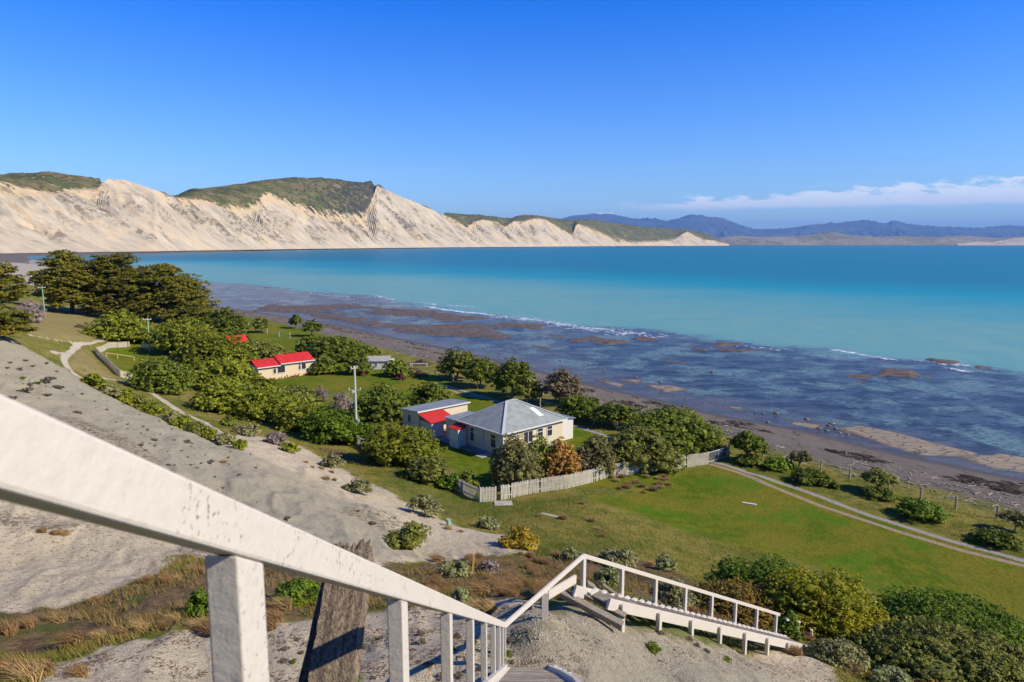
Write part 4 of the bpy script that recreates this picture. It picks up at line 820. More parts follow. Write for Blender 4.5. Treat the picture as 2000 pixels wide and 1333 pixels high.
ANG = np.unique(np.concatenate([np.linspace(-math.pi, -R(50), 30, endpoint=False), np.linspace(-R(50), R(50), 600), np.linspace(R(50), math.pi, 31)]))
scatter_grass()
# flax by the big shrub
fr = root('flax_plant', pick(1585, 1215)+np.array([0, -1.0, .3]), 'yellow sword leaved flax poking out of the big shrub', 'plant'); mb = MB()
for i in range(16):
    a = rt.uniform(-.9, .9); l = rt.uniform(1.2, 2.2); e = np.array([math.sin(a)*l*.7-.5, -.6*rt.random(), l]); b = np.array([rt.uniform(-.1, .1), 0, 0]); md = (b+e)/2+np.array([0, 0, .35])
    mb.add([b-(.05, 0, 0), b+(.05, 0, 0), md+(.05, 0, 0), md-(.05, 0, 0), e], [(0, 1, 2, 3), (3, 2, 4)])
fo = mb.build('leaves', M['flax'], fr)

# ------------------------------------------------------------------ stairs
Sx = 1.3; up = np.array([0, 0, 1.])
yaw = R(2.3); fd = np.array([math.sin(yaw), math.cos(yaw), 0]); rt_ = np.array([math.cos(yaw), -math.sin(yaw), 0]); slope = math.tan(R(31.5))
O = np.array([0, 0, CAMZ])
def f1(s, lat, up): return O+fd*s+rt_*lat+np.array([0, 0, up-s*slope])
SEND = 12.35
st1 = root('staircase', f1(6, 0, -1.2), 'steep white railed wooden stairs going down from the camera', 'staircase'); o1 = np.array(st1.location)
mb = MB(); a = f1(-1.5, -.61-.03, .225); b = f1(SEND, -.64, .225)
# handrail, slightly subdivided so it can sag
mb.beam(a-o1, b-o1, .06, .102); mb.build('handrail', M['rail'], st1, .008)
for i, D in enumerate([1.1, 2.4, 3.7, 5.0, 6.3, 7.6, 8.6, 9.4, 10.15]):
    s = D*Sx/1.077-.04; mb = MB(); top = f1(s, -.61-.034, .162+ .0); bot = top-np.array([0, 0, .98])
    mb.hexa([bot+rt_*x+fd*y-o1 for x, y in ((-.036, 0), (.034, 0), (.034, .125), (-.036, .125))], [top+rt_*x+fd*y-np.array([0, 0, y*slope])-o1 for x, y in ((-.036, 0), (.034, 0), (.034, .125), (-.036, .125))])
    mb.build('post', M['rail'], st1, .005)
for lat in (-.64, .21+0.0):
    pass
mb = MB(); mb.beam(f1(-1, -.60, -.72)-o1, f1(SEND+.25, -.60, -.72)-o1, .07, .26); mb.build('stringer', M['rail'], st1, .006)
mb = MB()
for sa, la, sb, lb2 in ((-1, .5, 8.5, .5), (8.5, .5, 10.2, .40), (10.2, .40, 11.4, .27), (11.4, .27, SEND+.2, .20)): mb.beam(f1(sa, la, -.70)-o1, f1(sb+.03, lb2, -.70)-o1, .06, .22)
mb.build('stringer', M['rail'], st1)
nst = int(SEND/.30)
for i in range(nst+1):
    q_ = .30*i+.3; rl2 = float(np.interp(q_, [8.5, 10.2, 11.4, SEND+.2], [.5, .40, .27, .20]))-.03; c = f1(q_, (-.56+rl2)/2, -.72); hw = (rl2+.56)/2
    mb = MB(); mb.box(c-o1, (rt_, fd, (0, 0, 1)), (hw-.002, .116, .022)); td = mb.build('tread', M['tread'], st1)
    for sg in (-1, 1):
        mb = MB(); mb.add([c-o1+rt_*sg*(hw-.003)+fd*.124+up*.024, c-o1+rt_*sg*(hw-.003)-fd*.124+up*.024, c-o1+rt_*sg*(hw-.12)-fd*.11+up*.024, c-o1+rt_*sg*(hw-.05)+fd*.124+up*.024], [(0, 1, 2, 3)] if sg > 0 else [(3, 2, 1, 0)]); mb.build('sun_zigzag_end', M['white'], td)  # white paint on tread ends, sun and shadow zigzag put into its shape
for s in (9.6, 10.3, 11.0, 11.7):
    mb = MB(); lt = np.interp(s, [9, 12], [.52, .32]); mb.beam(f1(s, lt, -.60)-o1, f1(s, lt, -1.4)-o1, .09, .1, up=(0, 1, 0)); mb.build('support_post', M['white'], st1)
# landing rail
Rl = lambda px, py, Y: at_Y(px, py, Y)
A0 = f1(SEND, -.64, .225); Bp = at_Y(1056, 1150, 13.9); C0 = at_Y(1140, 1086, 15.35)
Bp = A0+(C0-A0)*.46
th2 = R(43.9); e = np.array([math.cos(th2), math.sin(th2), 0]); nrt = np.array([math.sin(th2), -math.cos(th2), 0]); E0 = at_Y(1520, 1200, 22.8); C0 = C0.copy()
e = (E0-C0)*[1, 1, 0]; Le = np.linalg.norm(e); e /= Le; nrt = np.array([e[1], -e[0], 0]); sl2 = (C0[2]-E0[2])/Le
ld = root('landing', at_Y(1120, 1190, 14.8), 'weathered plank landing with white rail between the two stair flights', 'landing'); ol = np.array(ld.location)
mb = MB(); mb.beam(A0-ol, C0-ol, .06, .105); mb.build('handrail', M['rail'], ld, .008)
mb = MB(); g0 = np.array([Bp[0], Bp[1], hz(Bp[0], Bp[1])-.2]); mb.beam(Bp-ol-np.array([0, 0, .05]), g0-ol, .14, .1, up=(0, 1, 0)); mb.build('post', M['rail'], ld, .005)
lz = C0[2]-.82
dl = (C0-A0)*[1, 1, 0]; dl /= np.linalg.norm(dl); ndl = np.array([dl[1], -dl[0], 0])
mb = MB(); mb.beam(at_Y(1070, 1163, 14.2)-ol, at_Y(1124, 1131, 15.0)-ol, .06, .2); mb.build('side_board', M['rail'], ld, .005)
P1 = at_Y(1098, 1152, 15.0); P2 = at_Y(1222, 1218, 14.2)
for k_, (da, db) in enumerate([((1096, 1158), (1216, 1222)), ((1118, 1146), (1222, 1204)), ((1146, 1138), (1200, 1172)), ((1172, 1138), (1202, 1160))]):
    a = at_z(da[0], da[1], lz-.03-.02*k_); b = at_z(db[0], db[1], lz-.02*k_-.5); mb = MB(); mb.beam(a-ol, b-ol, .22, .07 if k_ else .12); mb.build('plank', M['deck'], ld, .012)
mb = MB(); q = Bp+dl*.35+ndl*.1; mb.beam(np.array([q[0], q[1], lz-.1])-ol, np.array([q[0], q[1], lz-.7])-ol, .12, .12, up=(0, 1, 0)); mb.build('pile', M['pale_pole'], ld)
# flight two
st2 = root('staircase', C0+e*Le*.5-np.array([0, 0, 3.0]), 'lower white wooden stairs descending right towards the lawn', 'staircase'); o2 = np.array(st2.location)
def f2(s, lat, up): return C0+e*s+nrt*lat+np.array([0, 0, up-s*sl2])
mb = MB(); mb.beam(f2(-.05, 0, 0)-o2, f2(Le+.1, 0, 0)-o2, .07, .1); mb.build('handrail', M['rail'], st2, .008)
for i in range(8):
    s = Le*i/7.0*.985; mb = MB(); mb.beam(f2(s, 0, -.05)-o2, f2(s, 0, -1.05)-o2, .085, .1, up=e); mb.build('post', M['rail'], st2, .005)
for lat in (.02, .68):
    a = -.35 if lat < .5 else .1; mb = MB(); mb.beam(f2(a, lat, -.93)-o2, f2(Le+.9, lat, -.93)-o2, .07, .26); mb.build('stringer', M['rail'], st2, .006)
for i in range(8):
    s = .55+i*(Le+.2)/7.0; c = f2(s, .75, -.83); gz = hz(c[0], c[1])-.15; mb = MB(); mb.beam(c-o2, np.array([c[0], c[1], min(gz, c[2]-.35)])-o2, .11, .11, up=e); mb.build('support_post', M['rail'], st2, .005)
for i in range(int((Le+.7)/.32)):
    s = .25+.32*i; mb = MB(); mb.box(f2(s, .36, -.86)-o2, (nrt, e, (0, 0, 1)), (.30, .14, .02)); mb.build('tread', M['deck'], st2)
    mb = MB(); mb.box(f2(s, .11, -.82)-o2, (nrt, e, (0, 0, 1)), (.05, .15, .03)); mb.build('tread_bracket', M['white'], st2)
# little white rail beyond + stub post
r3 = root('handrail', pick(1552, 1250), 'short broken white handrail end beyond the lower stairs', 'handrail'); o3 = np.array(r3.location)
a = at_Y(1535, 1210, 24.2); b = at_Y(1562, 1215, 24.8); mb = MB(); mb.beam(a-o3, b-o3, .08, .08); mb.build('top_rail', M['rail'], r3); mb = MB(); mb.beam(b-o3-(0.05, 0, .02), b-o3-(0.05, 0, .9), .09, .09, up=(0, 1, 0)); mb.build('post', M['rail'], r3)
p = pick(1584, 1250); mb = MB(); mb.tube([(0, 0, -.2), (0, 0, .42)], [.06, .055], 8); o = mb.build('stub_post', M['white']); o.location = p; tag(o, 'short white stub post in the grass below the stairs', 'post')
# old weathered post by the rail
P0, P1 = at_Y(637, 1420, 3.6), at_Y(690, 1064, 4.2)
wpst = root('weathered_post', (P0[0], P0[1], hz(P0[0], P0[1])), 'thick dark weathered timber post leaning behind the long handrail', 'post'); ow = np.array(wpst.location)
def rough_post(a, b, wd, dp, seed, jag):
    r = np.random.default_rng(seed); a = np.array(a); b = np.array(b); d = b-a; L_ = np.linalg.norm(d); d /= L_; x = np.cross(d, (0, 1, 0)); x /= np.linalg.norm(x); y = np.cross(d, x)
    n, m_ = 40, 46; T = np.linspace(0, 2*math.pi, n, endpoint=False); prof = 1+.10*r.normal(size=n)*(r.random(n) > .35); vs = []
    for j in range(m_):
        t = j/(m_-1)
        for i, th in enumerate(T):
            cx, sy = math.cos(th), math.sin(th); sq = 1/max(abs(cx), abs(sy))**.85; q = prof[i]*(1+.02*r.normal())*(1-.10*t)*(1-(.12 if t > .97 else 0))
            top_ = L_*(1 if t < 1 else 1+jag*(r.random()-.7)); vs.append(a+d*top_*t+x*cx*sq*wd/2*q+y*sy*sq*dp/2*q)
    fs = [(j*n+i, j*n+(i+1) % n, (j+1)*n+(i+1) % n, (j+1)*n+i) for j in range(m_-1) for i in range(n)]
    c = len(vs); vs.append(b-d*.06); fs += [((m_-1)*n+i, (m_-1)*n+(i+1) % n, c) for i in range(n)]
    mb = MB(); mb.add(vs, fs); return mb
base = P0+(P0-P1)*.6
rough_post(base-ow, P1-ow, .27, .2, 1, .09).build('main_timber', M['oldwood'], wpst)
rough_post(base+np.array([-.2, .05, 0])-ow, at_Y(663, 1066, 4.3)-ow, .10, .14, 2, .06).build('side_timber', M['oldwood'], wpst)

# ------------------------------------------------------------------ buildings
e1 = np.array([math.cos(R(42)), math.sin(R(42)), 0]); e2 = np.array([-e1[1], e1[0], 0]); up = np.array([0, 0, 1.])
RZ = R(42)
class Bld:
    def __init__(s, name, origin, label, cat='building', rz=RZ, group=None):
        s.o = root(name, origin, label, cat, group, rz)
    def box(s, nm, m, x0, x1, y0, y1, z0, z1, parent=None, bev=0):
        mb = MB(); mb.box(((x0+x1)/2, (y0+y1)/2, (z0+z1)/2), ((1, 0, 0), (0, 1, 0), (0, 0, 1)), (abs(x1-x0)/2, abs(y1-y0)/2, abs(z1-z0)/2)); return mb.build(nm, M[m] if isinstance(m, str) else m, parent or s.o, bev)
    def prism(s, nm, m, bot, top, parent=None):
        mb = MB(); mb.hexa(bot, top); return mb.build(nm, M[m], parent or s.o)
    def window(s, face, c, w_, h_, z, mull=True, label=None):
        # face 'y' = wall at y=c[1] looking -y ; 'x-' wall at x looking -x ; 'x+'
        f = MB(); t = .05
        def rect(mb, a0, a1, b0, b1, d0, d1):
            if face == 'y': mb.box(((a0+a1)/2+c[0], c[1]-(d0+d1)/2, (b0+b1)/2+z), ((1, 0, 0), (0, 1, 0), (0, 0, 1)), ((a1-a0)/2, (d1-d0)/2, (b1-b0)/2))
            else:
                sg = -1 if face == 'x-' else 1
                mb.box((c[0]+sg*(d0+d1)/2, (a0+a1)/2+c[1], (b0+b1)/2+z), ((1, 0, 0), (0, 1, 0), (0, 0, 1)), ((d1-d0)/2, (a1-a0)/2, (b1-b0)/2))
        rect(f, -w_/2-.09, -w_/2, -h_/2-.09, h_/2+.09, -.03, t); rect(f, w_/2, w_/2+.09, -h_/2-.09, h_/2+.09, -.03, t)
        rect(f, -w_/2, w_/2, h_/2, h_/2+.09, -.03, t); rect(f, -w_/2, w_/2, -h_/2-.09, -h_/2, -.03, t+.04)
        if mull == 'h': rect(f, -w_/2, w_/2, h_/6-.03, h_/6+.03, -.03, t-.01)
        elif mull: rect(f, -.03, .03, -h_/2, h_/2, -.03, t-.01)
        wo_ = f.build('window', M['trim'], s.o); g_ = MB(); rect(g_, -w_/2, w_/2, -h_/2, h_/2, -.02, .015); g_.build('pane', M['glass'], wo_)
# main house: origin at the corner nearest the camera
F0 = at_z(979, 851, 5.2); F0[2] = 2.62
hs1 = Bld('house', F0+np.array([.2, .5, 0]), 'cream weatherboard house with grey hipped iron roof', 'house')
W1, D1, HW = 9.0, 7.2, 2.7
hs1.box('wall', 'cream2', 0, W1, 0, D1, -.3, HW)
hs1.box('footing', 'concrete', -.04, W1+.04, -.04, D1+.04, -.3, .18)
ov = .42; z0, z1 = HW-.02, HW+2.25; xa, xb, yc = 3.7, 5.0, D1/2
ev = [(-ov, -ov), (W1+ov, -ov), (W1+ov, D1+ov), (-ov, D1+ov)]
mb = MB(); mb.add([(*ev[0], z0), (*ev[1], z0), (xb, yc, z1), (xa, yc, z1), (*ev[2], z0), (*ev[3], z0)], [(0, 1, 2, 3), (4, 5, 3, 2)]); rf = mb.build('roof', M['iron_x'], hs1.o)
mb = MB(); mb.add([(*ev[0], z0), (xa, yc, z1), (*ev[3], z0), (*ev[1], z0), (*ev[2], z0), (xb, yc, z1)], [(0, 1, 2), (3, 4, 5)]); mb.build('roof_hip', M['iron_y'], rf)
mb = MB()
for a_, b_ in ((ev[0], (xa, yc)), (ev[1], (xb, yc)), (ev[2], (xb, yc)), (ev[3], (xa, yc))): mb.beam((*a_, z0+.02), (*b_, z1+.02), .28, .035)
mb.beam((xa, yc, z1+.02), (xb, yc, z1+.02), .3, .04); mb.build('ridge_cap', M['metal'], rf)
mb = MB()
for i in range(4): mb.beam((*ev[i], z0-.03), (*ev[(i+1) % 4], z0-.03), .1, .13)
mb.build('gutter', M['trim'], rf)
hs1.box('soffit', 'trim', -ov+.06, W1+ov-.06, -ov+.06, D1+ov-.06, z0-.12, z0-.09, rf)
t0, t1 = .25, .72; lx = 6.2
def rp(x, t): return (x, -ov+(yc+ov)*t, z0+(z1-z0)*t+.03)
mb = MB(); mb.add([rp(6.0, .28), rp(6.75, .28), rp(6.35, .62), rp(5.65, .62)], [(0, 1, 2, 3)]); mb.build('roof_light', M['skylight'], rf)
hs1.window('x-', (0, 5.2), .55, 1.5, 1.5, 'h'); hs1.window('x-', (0, 1.6), .8, 1.4, 1.5, 'h'); hs1.window('y', (6.9, 0), .75, 1.1, 1.65, 'h'); hs1.window('y', (3.6, 0), 1.3, 1.2, 1.6); hs1.window('y', (5.4, 0), .8, 1.1, 1.65, 'h')
for yv in (3.3, 6.1): hs1.box('downpipe', 'trim', -.12, -.02, yv, yv+.09, 0, HW-.1)
hs1.box('corner_board', 'trim', -.05, .08, -.05, .08, .19, HW-.12)
# porch on the right
pz = HW-.35
hs1.box('porch', 'whiteboards', W1+.01, W1+2.2, -.0+.4, 4.2, -.3, 2.25)
hs1.prism('porch_roof', 'iron_flat', [(W1-.05, .2, 2.55), (W1+2.45, .2, 2.27), (W1+2.45, 4.5, 2.27), (W1-.05, 4.5, 2.55)], [(W1-.05, .2, 2.62), (W1+2.45, .2, 2.34), (W1+2.45, 4.5, 2.34), (W1-.05, 4.5, 2.62)])
# side room + small lean-to on the left
hs1.box('side_room', 'cream2', -.2, 3.2, D1+.01, D1+2.6, -.3, 2.5)
hs1.prism('side_room_roof', 'iron_flat', [(-.4, D1-.1, 2.52), (3.4, D1-.1, 2.62), (3.4, D1+2.8, 2.62), (-.4, D1+2.8, 2.52)], [(-.4, D1-.1, 2.6), (3.4, D1-.1, 2.7), (3.4, D1+2.8, 2.7), (-.4, D1+2.8, 2.6)])
hs1.box('lean_to', 'whiteboards', -1.3, -.01, D1-1.1, D1+.5, -.3, 1.95)
hs1.prism('lean_to_roof', 'red_x', [(-1.45, D1-1.2, 1.97), (.0, D1-1.2, 2.35), (.0, D1+.6, 2.35), (-1.45, D1+.6, 1.97)], [(-1.45, D1-1.2, 2.03), (.0, D1-1.2, 2.41), (.0, D1+.6, 2.41), (-1.45, D1+.6, 2.03)])
# grey roofed shed
F1 = at_z(817, 806, 5.3); F1[2] = 2.62
sh = Bld('shed', F1, 'cream shed with flat grey roof and a red roofed lean-to', 'shed')
sh.box('wall', 'cream2', 0, 7.4, 0, 3.4, -.3, 2.45)
sh.prism('roof', 'iron_flat', [(-.25, -.25, 2.75), (7.65, -.25, 2.75), (7.65, 3.65, 2.48), (-.25, 3.65, 2.48)], [(-.25, -.25, 2.84), (7.65, -.25, 2.84), (7.65, 3.65, 2.57), (-.25, 3.65, 2.57)])
sh.prism('upper_wall', 'cream2', [(0, 0, 2.452), (7.4, 0, 2.452), (7.4, 3.4, 2.452), (0, 3.4, 2.452)], [(0, 0, 2.74), (7.4, 0, 2.74), (7.4, 3.4, 2.50), (0, 3.4, 2.50)])
sh.box('fascia', 'trim', -.27, 7.66, -.29, -.25, 2.68, 2.84)
sh.window('x-', (0, 1.9), .6, .9, 1.6, False)
sh.box('lean_to', 'cream2', .25, 2.0, -2.3, -.01, -.3, 1.72)
sh.box('porch_back', 'cream2', 2.01, 3.4, -.25, -.01, 0, 1.9)
sh.prism('lean_to_roof', 'red_x', [(.0, -2.5, 1.8), (3.6, -2.5, 1.8), (3.6, -.01, 2.38), (.0, -.01, 2.38)], [(.0, -2.5, 1.88), (3.6, -2.5, 1.88), (3.6, -.01, 2.46), (.0, -.01, 2.46)])
sh.box('lintel', 'cream', 2.0, 3.5, -2.34, -2.26, 1.3, 1.78)
sh.box('door', 'whiteboards', .3, 1.95, -2.33, -2.305, 0, 1.7)
# courtyard paving
pv = Bld('paving', F1+e1*2.0-e2*3.0, 'x', 'paving'); tag(pv.o, 'dark paved path and red paving between shed and house', 'paving'); 
pv.box('red_slab', 'redpave', 1.2, 4.6, -1.2, 2.9, -.1, .03); pv.box('dark_path', 'asphalt', -1.6, 1.19, -7.8, 1.5, -.1, .035); pv.box('pale_edge', 'concrete', -2.2, 1.0, -8.9, -7.82, -.1, .03)
# cream cottage
F2 = at_z(504, 716, 5.05); F2[2] = 2.6
co_ = Bld('cottage', F2, 'cream cottage with bright red two level iron roof', 'house')
co_.box('wall', 'cream', 0, 9.6, 0, 4.6, -.3, 2.35)
def gable(b, x0, x1, y0, y1, z0_, rise, m, nm='roof'):
    mb = MB(); ym = (y0+y1)/2; th_ = .07
    for k_ in (0,):
        mb.hexa([(x0, y0, z0_), (x1, y0, z0_), (x1, ym, z0_+rise), (x0, ym, z0_+rise)], [(x0, y0, z0_+th_), (x1, y0, z0_+th_), (x1, ym, z0_+rise+th_), (x0, ym, z0_+rise+th_)])
        mb.hexa([(x0, ym, z0_+rise), (x1, ym, z0_+rise), (x1, y1, z0_), (x0, y1, z0_)], [(x0, ym, z0_+rise+th_), (x1, ym, z0_+rise+th_), (x1, y1, z0_+th_), (x0, y1, z0_+th_)])
    r_ = mb.build(nm, M[m], b.o)
    return r_
rr1 = gable(co_, 3.7, 9.9, -.35, 5.0, 2.42, 1.15, 'red_x'); gable(co_, -.3, 3.69, -.35, 4.6, 2.2, .95, 'red_x')
mb = MB(); mb.add([(9.6, 0, 2.352), (9.6, 4.6, 2.352), (9.6, 2.32, 3.4), (3.75, 0, 2.352), (3.75, 4.6, 2.352), (3.75, 2.32, 3.4)], [(0, 1, 2), (3, 5, 4)]); mb.build('gable', M['cream'], co_.o)
co_.box('gutter', 'trim', 3.7, 9.92, -.45, -.36, 2.36, 2.5); co_.box('gutter', 'trim', -.3, 3.69, -.45, -.36, 2.12, 2.26)
co_.box('downpipe', 'trim', 9.5, 9.62, -.14, -.03, 0, 2.35)
co_.window('y', (3.9, 0), 1.3, 1.15, 1.5, False); co_.window('y', (2.75, 0), .45, 1.15, 1.5, 'h'); co_.window('y', (7.9, 0), .75, 1.0, 1.55, False); co_.window('y', (7.15, 0), .35, 1.0, 1.55, 'h')
mb = MB(); r_ = random.Random(4)
for i in range(26):
    x = r_.uniform(.5, 9.5); mb.tube([(x, -.35, 0), (x+r_.uniform(-.1, .1), -.4, r_.uniform(.15, .45))], [.09, .14], 5)
fl_ = mb.build('flower_bed', M['flower']); fl_.location = F2; fl_.rotation_euler = (0, 0, RZ); tag(fl_, 'row of red flowering plants along the cottage wall', 'flower bed')
# half hidden red roof
F3 = pick(452, 700); F3[2] = 2.6
c3 = Bld('hut', F3, 'half hidden hut with red roof behind the round shrub', 'hut'); c3.box('wall', 'cream', 0, 3.4, 0, 3.6, -.3, 2.4); gable(c3, -.3, 3.7, -.3, 3.9, 2.4, 1.5, 'red_x')
mb = MB(); mb.add([(3.4, 0, 2.402), (3.4, 3.6, 2.402), (3.4, 1.8, 3.7), (0, 0, 2.402), (0, 3.6, 2.402), (0, 1.8, 3.7)], [(0, 1, 2), (3, 5, 4)]); mb.build('gable', M['red_x'], c3.o)
# white hut
F4 = pick(716, 722); F4[2] = 2.6
c4 = Bld('white_hut', F4, 'low white hut with weathered flat white roof by the beach', 'hut', R(4)); c4.box('wall', 'whiteboards', 0, 3.9, 0, 2.8, -.2, 1.35); c4.box('annex', 'trim', 3.91, 4.8, .4, 2.4, -.2, 1.5); c4.prism('roof', 'concrete', [(-.2, -.2, 1.37), (4.1, -.2, 1.37), (4.1, 3.2, 1.8), (-.2, 3.2, 1.8)], [(-.2, -.2, 1.45), (4.1, -.2, 1.45), (4.1, 3.2, 1.88), (-.2, 3.2, 1.88)])
c4.window('y', (1.7, 0), .35, .5, .8, False)
# ------------------------------------------------------------------ fences
def picket_fence(name, pts, height, material, label, rail_m=None, post_every=2.4, top_m=None, gap=.135, wd=.085, cat='fence'):
    P = [np.array([*q[:2], 0]) for q in pts]; base = np.array([P[0][0], P[0][1], hz(P[0][0], P[0][1])]); rt0 = root(name, base, label, cat); mb = MB(); rl = MB(); r = random.Random(len(label)+len(pts)); tp = MB()
    for i in range(len(P)-1):
        d = P[i+1]-P[i]; L_ = np.linalg.norm(d); d /= L_; nn = np.array([d[1], -d[0], 0]); n = int(L_/gap)
        xs = [P[i]+d*(k_*gap) for k_ in range(n+1)]; zz = H(np.array([q[0] for q in xs]), np.array([q[1] for q in xs]))
        for q, z in zip(xs, zz):
            if r.random() < .03: continue
            hh = height*r.uniform(.95, 1.03); c = np.array([q[0], q[1], z]); t = r.uniform(-.035, .035)
            mb.box(c-base+np.array([0, 0, hh/2])+nn*.03, (d+up*t, nn, up-d*t), (wd/2, .011, hh/2))
        m_ = max(1, int(L_/post_every))
        for k_ in range(m_+1):
            q = P[i]+d*L_*k_/m_; z = hz(q[0], q[1]); pb = MB(); pb.beam(np.array([q[0], q[1], z-.3])-base-nn*.06, np.array([q[0], q[1], z+height*.98])-base-nn*.06, .1, .1, up=(0, 1, 0)); pb.build('post', rail_m or material, rt0)
        for hh in (.25, .8):
            for k_ in range(m_):
                a, b = P[i]+d*L_*k_/m_, P[i]+d*L_*(k_+1)/m_; rl.beam(np.array([a[0], a[1], hz(a[0], a[1])+height*hh])-base-nn*.0, np.array([b[0], b[1], hz(b[0], b[1])+height*hh])-base, .035, .08)
                if top_m and hh > .5: tp.beam(np.array([a[0], a[1], hz(a[0], a[1])+height*1.03])-base, np.array([b[0], b[1], hz(b[0], b[1])+height*1.03])-base, .16, .05)
    mb.build('pickets', material, rt0); rl.build('rails', rail_m or material, rt0)
    if top_m: tp.build('top_rail', top_m, rt0)
    return rt0
FA = [pick(*q) for q in [(697, 872), (745, 893), (800, 915), (860, 943), (905, 966), (938, 981)]]
FB = [pick(*q) for q in [(938, 981), (969, 979)]]
FC = [pick(*q) for q in [(979, 977), (1030, 966), (1105, 955), (1150, 944), (1190, 932), (1300, 918), (1325, 916), (1383, 907)]]
picket_fence('picket_fence', FA, 1.25, M['picket'], 'shaded grey picket fence running along the uphill side of the garden')
picket_fence('picket_fence', FB, 1.3, M['picket'], 'short picket fence panel left of the narrow garden opening')
picket_fence('picket_fence', FC, 1.3, M['picket'], 'long sunlit picket fence between the garden trees and the lawn')
g1 = [pick(*q) for q in [(236, 737), (187, 690)]]; g2 = [pick(*q) for q in [(187, 690), (213, 680), (253, 678)]]; g3 = [pick(*q) for q in [(236, 737), (285, 741), (385, 744)]]; g4 = [pick(*q) for q in [(277, 680), (300, 684)]]
picket_fence('yard_fence', g1, 1.2, M['greypicket'], 'shaded dark paling side of the grassy timber yard'); picket_fence('yard_fence', g2, 1.1, M['picket'], 'sunlit back paling fence of the timber yard with yellow top rail', M['newwood'], top_m=M['newwood'])
picket_fence('yard_fence', g3, 1.0, M['picket'], 'front paling fence of the timber yard beside the rounded shrub', M['newwood'], top_m=M['newwood']); picket_fence('yard_fence', g4, 1.0, M['picket'], 'short paling panel behind the green power pole', M['newwood'], top_m=M['newwood'])
rl_ = root('yard_rail', pick(230, 702), 'yellow timber rail on a post across the grassy yard', 'rail'); orl = np.array(rl_.location)
a, b = pick(208, 697), pick(262, 705); mb = MB(); mb.beam(a+up*.75-orl, b+up*.75-orl, .1, .16); mb.build('rail', M['newwood'], rl_)
for q in (a, (a*.6+b*.4), b): mb = MB(); mb.beam(q-orl-up*.2, q+up*.7-orl, .12, .12, up=(0, 1, 0)); mb.build('post', M['newwood'], rl_)
# metal gate
ga, gb = pick(1383, 906), pick(1421, 896); ga_r = root('farm_gate', ga, 'silver metal farm gate at the end of the picket fence', 'gate'); d = gb-ga; d[2] = 0
mb = MB()
for hh in (.15, 1.15): mb.tube([up*hh, d+up*hh], [.035, .035], 6)
for t in (0, .5, 1): mb.tube([d*t+up*.15, d*t+up*1.15], [.03, .03], 6)
mb.build('frame', M['metal'], ga_r); mb = MB()
for hh in np.linspace(.25, 1.05, 8): mb.tube([up*hh, d+up*hh], [.008, .008], 4)
for t in np.linspace(.05, .95, 16): mb.tube([d*t+up*.15, d*t+up*1.15], [.006, .006], 4)
mb.build('mesh', M['metal'], ga_r); mb = MB(); mb.beam(d*.55+up*.95-(0, .05, 0), d*.72+up*.95-(0, .05, 0), .02, .22); mb.build('sign_plate', M['trim'], ga_r)
for t, hh in ((-.03, 1.3), (1.05, 1.45)): mb = MB(); mb.tube([d*t-up*.2, d*t+up*hh], [.09, .085], 8); mb.build('post', M['postwood'], ga_r)
# garden opening: step and gate post
p = pick(983, 985); mb = MB(); mb.box((0, 0, .03), ((1, .1, 0), (-.1, 1, 0), (0, 0, 1)), (.75, .5, .07)); o = mb.build('stone_step', M['concrete'], bevel=.03); o.location = p; tag(o, 'pale concrete step outside the narrow garden opening', 'step')
p = pick(1463, 985); mb = MB(); mb.box((0, 0, .03), ((.9, -.43, 0), (.43, .9, 0), (0, 0, 1)), (.62, .10, .05)); o = mb.build('plank', M['trim'], bevel=.02); o.location = p; tag(o, 'white plank lying alone on the lawn', 'plank')
p = pick(876, 1027); mb = MB(); mb.tube([(0, 0, -.1), (0, 0, .45)], [.16, .15], 14); o = mb.build('pipe_stub', M['greenpole']); o.location = p; tag(o, 'short pale green pipe standing in the sand', 'pipe')
p = pick(922, 1125); mb = MB(); mb.beam((0, 0, -.2), (.1, 0, 1.0), .09, .07, up=(0, 1, 0)); o = mb.build('marker_stake', M['newwood']); o.location = p; tag(o, 'thin brown stake standing among the tussocks', 'stake')
# beach fences: posts and wires
def wire_fence(pts, label, h=1.15, th=.09):
    ps = [pick(*q) for q in pts]; r0 = root('wire_fence', ps[0], label, 'fence'); w_ = MB(); o0 = ps[0]
    for q in ps:
        mb = MB(); hh = h*random.uniform(.92, 1.08); mb.tube([q-o0-up*.2, q-o0+up*hh], [th, th*.9], 8); mb.build('post', M['postwood'], r0)
    for a, b in zip(ps[:-1], ps[1:]):
        for hh in (.35, .7, 1.0): w_.tube([a-o0+up*hh, (a+b)/2-o0+up*(hh-.03), b-o0+up*hh], [.006]*3, 4)
    w_.build('wires', M['metal'], r0)
wire_fence([(1490, 893), (1545, 910), (1603, 922), (1659, 936), (1735, 957), (1798, 976), (1866, 995), (1947, 1013), (2040, 1040)], 'wire fence with grey posts between grass and gravel beach')
wire_fence([(805, 722), (850, 735), (885, 746), (932, 760), (990, 778), (1030, 790), (1055, 795), (1115, 815), (1160, 828), (1205, 842), (1250, 852)], 'wire fence with posts under the row of beach trees')
wire_fence([(470, 633), (485, 640), (500, 648), (522, 652), (545, 658), (566, 661)], 'short wire fence with yellowish posts on the far lawn', 1.3, .14)
wire_fence([(40, 580), (60, 583), (85, 588), (105, 590)], 'distant wire fence between the left edge cypress and big clump', 1.2, .1)
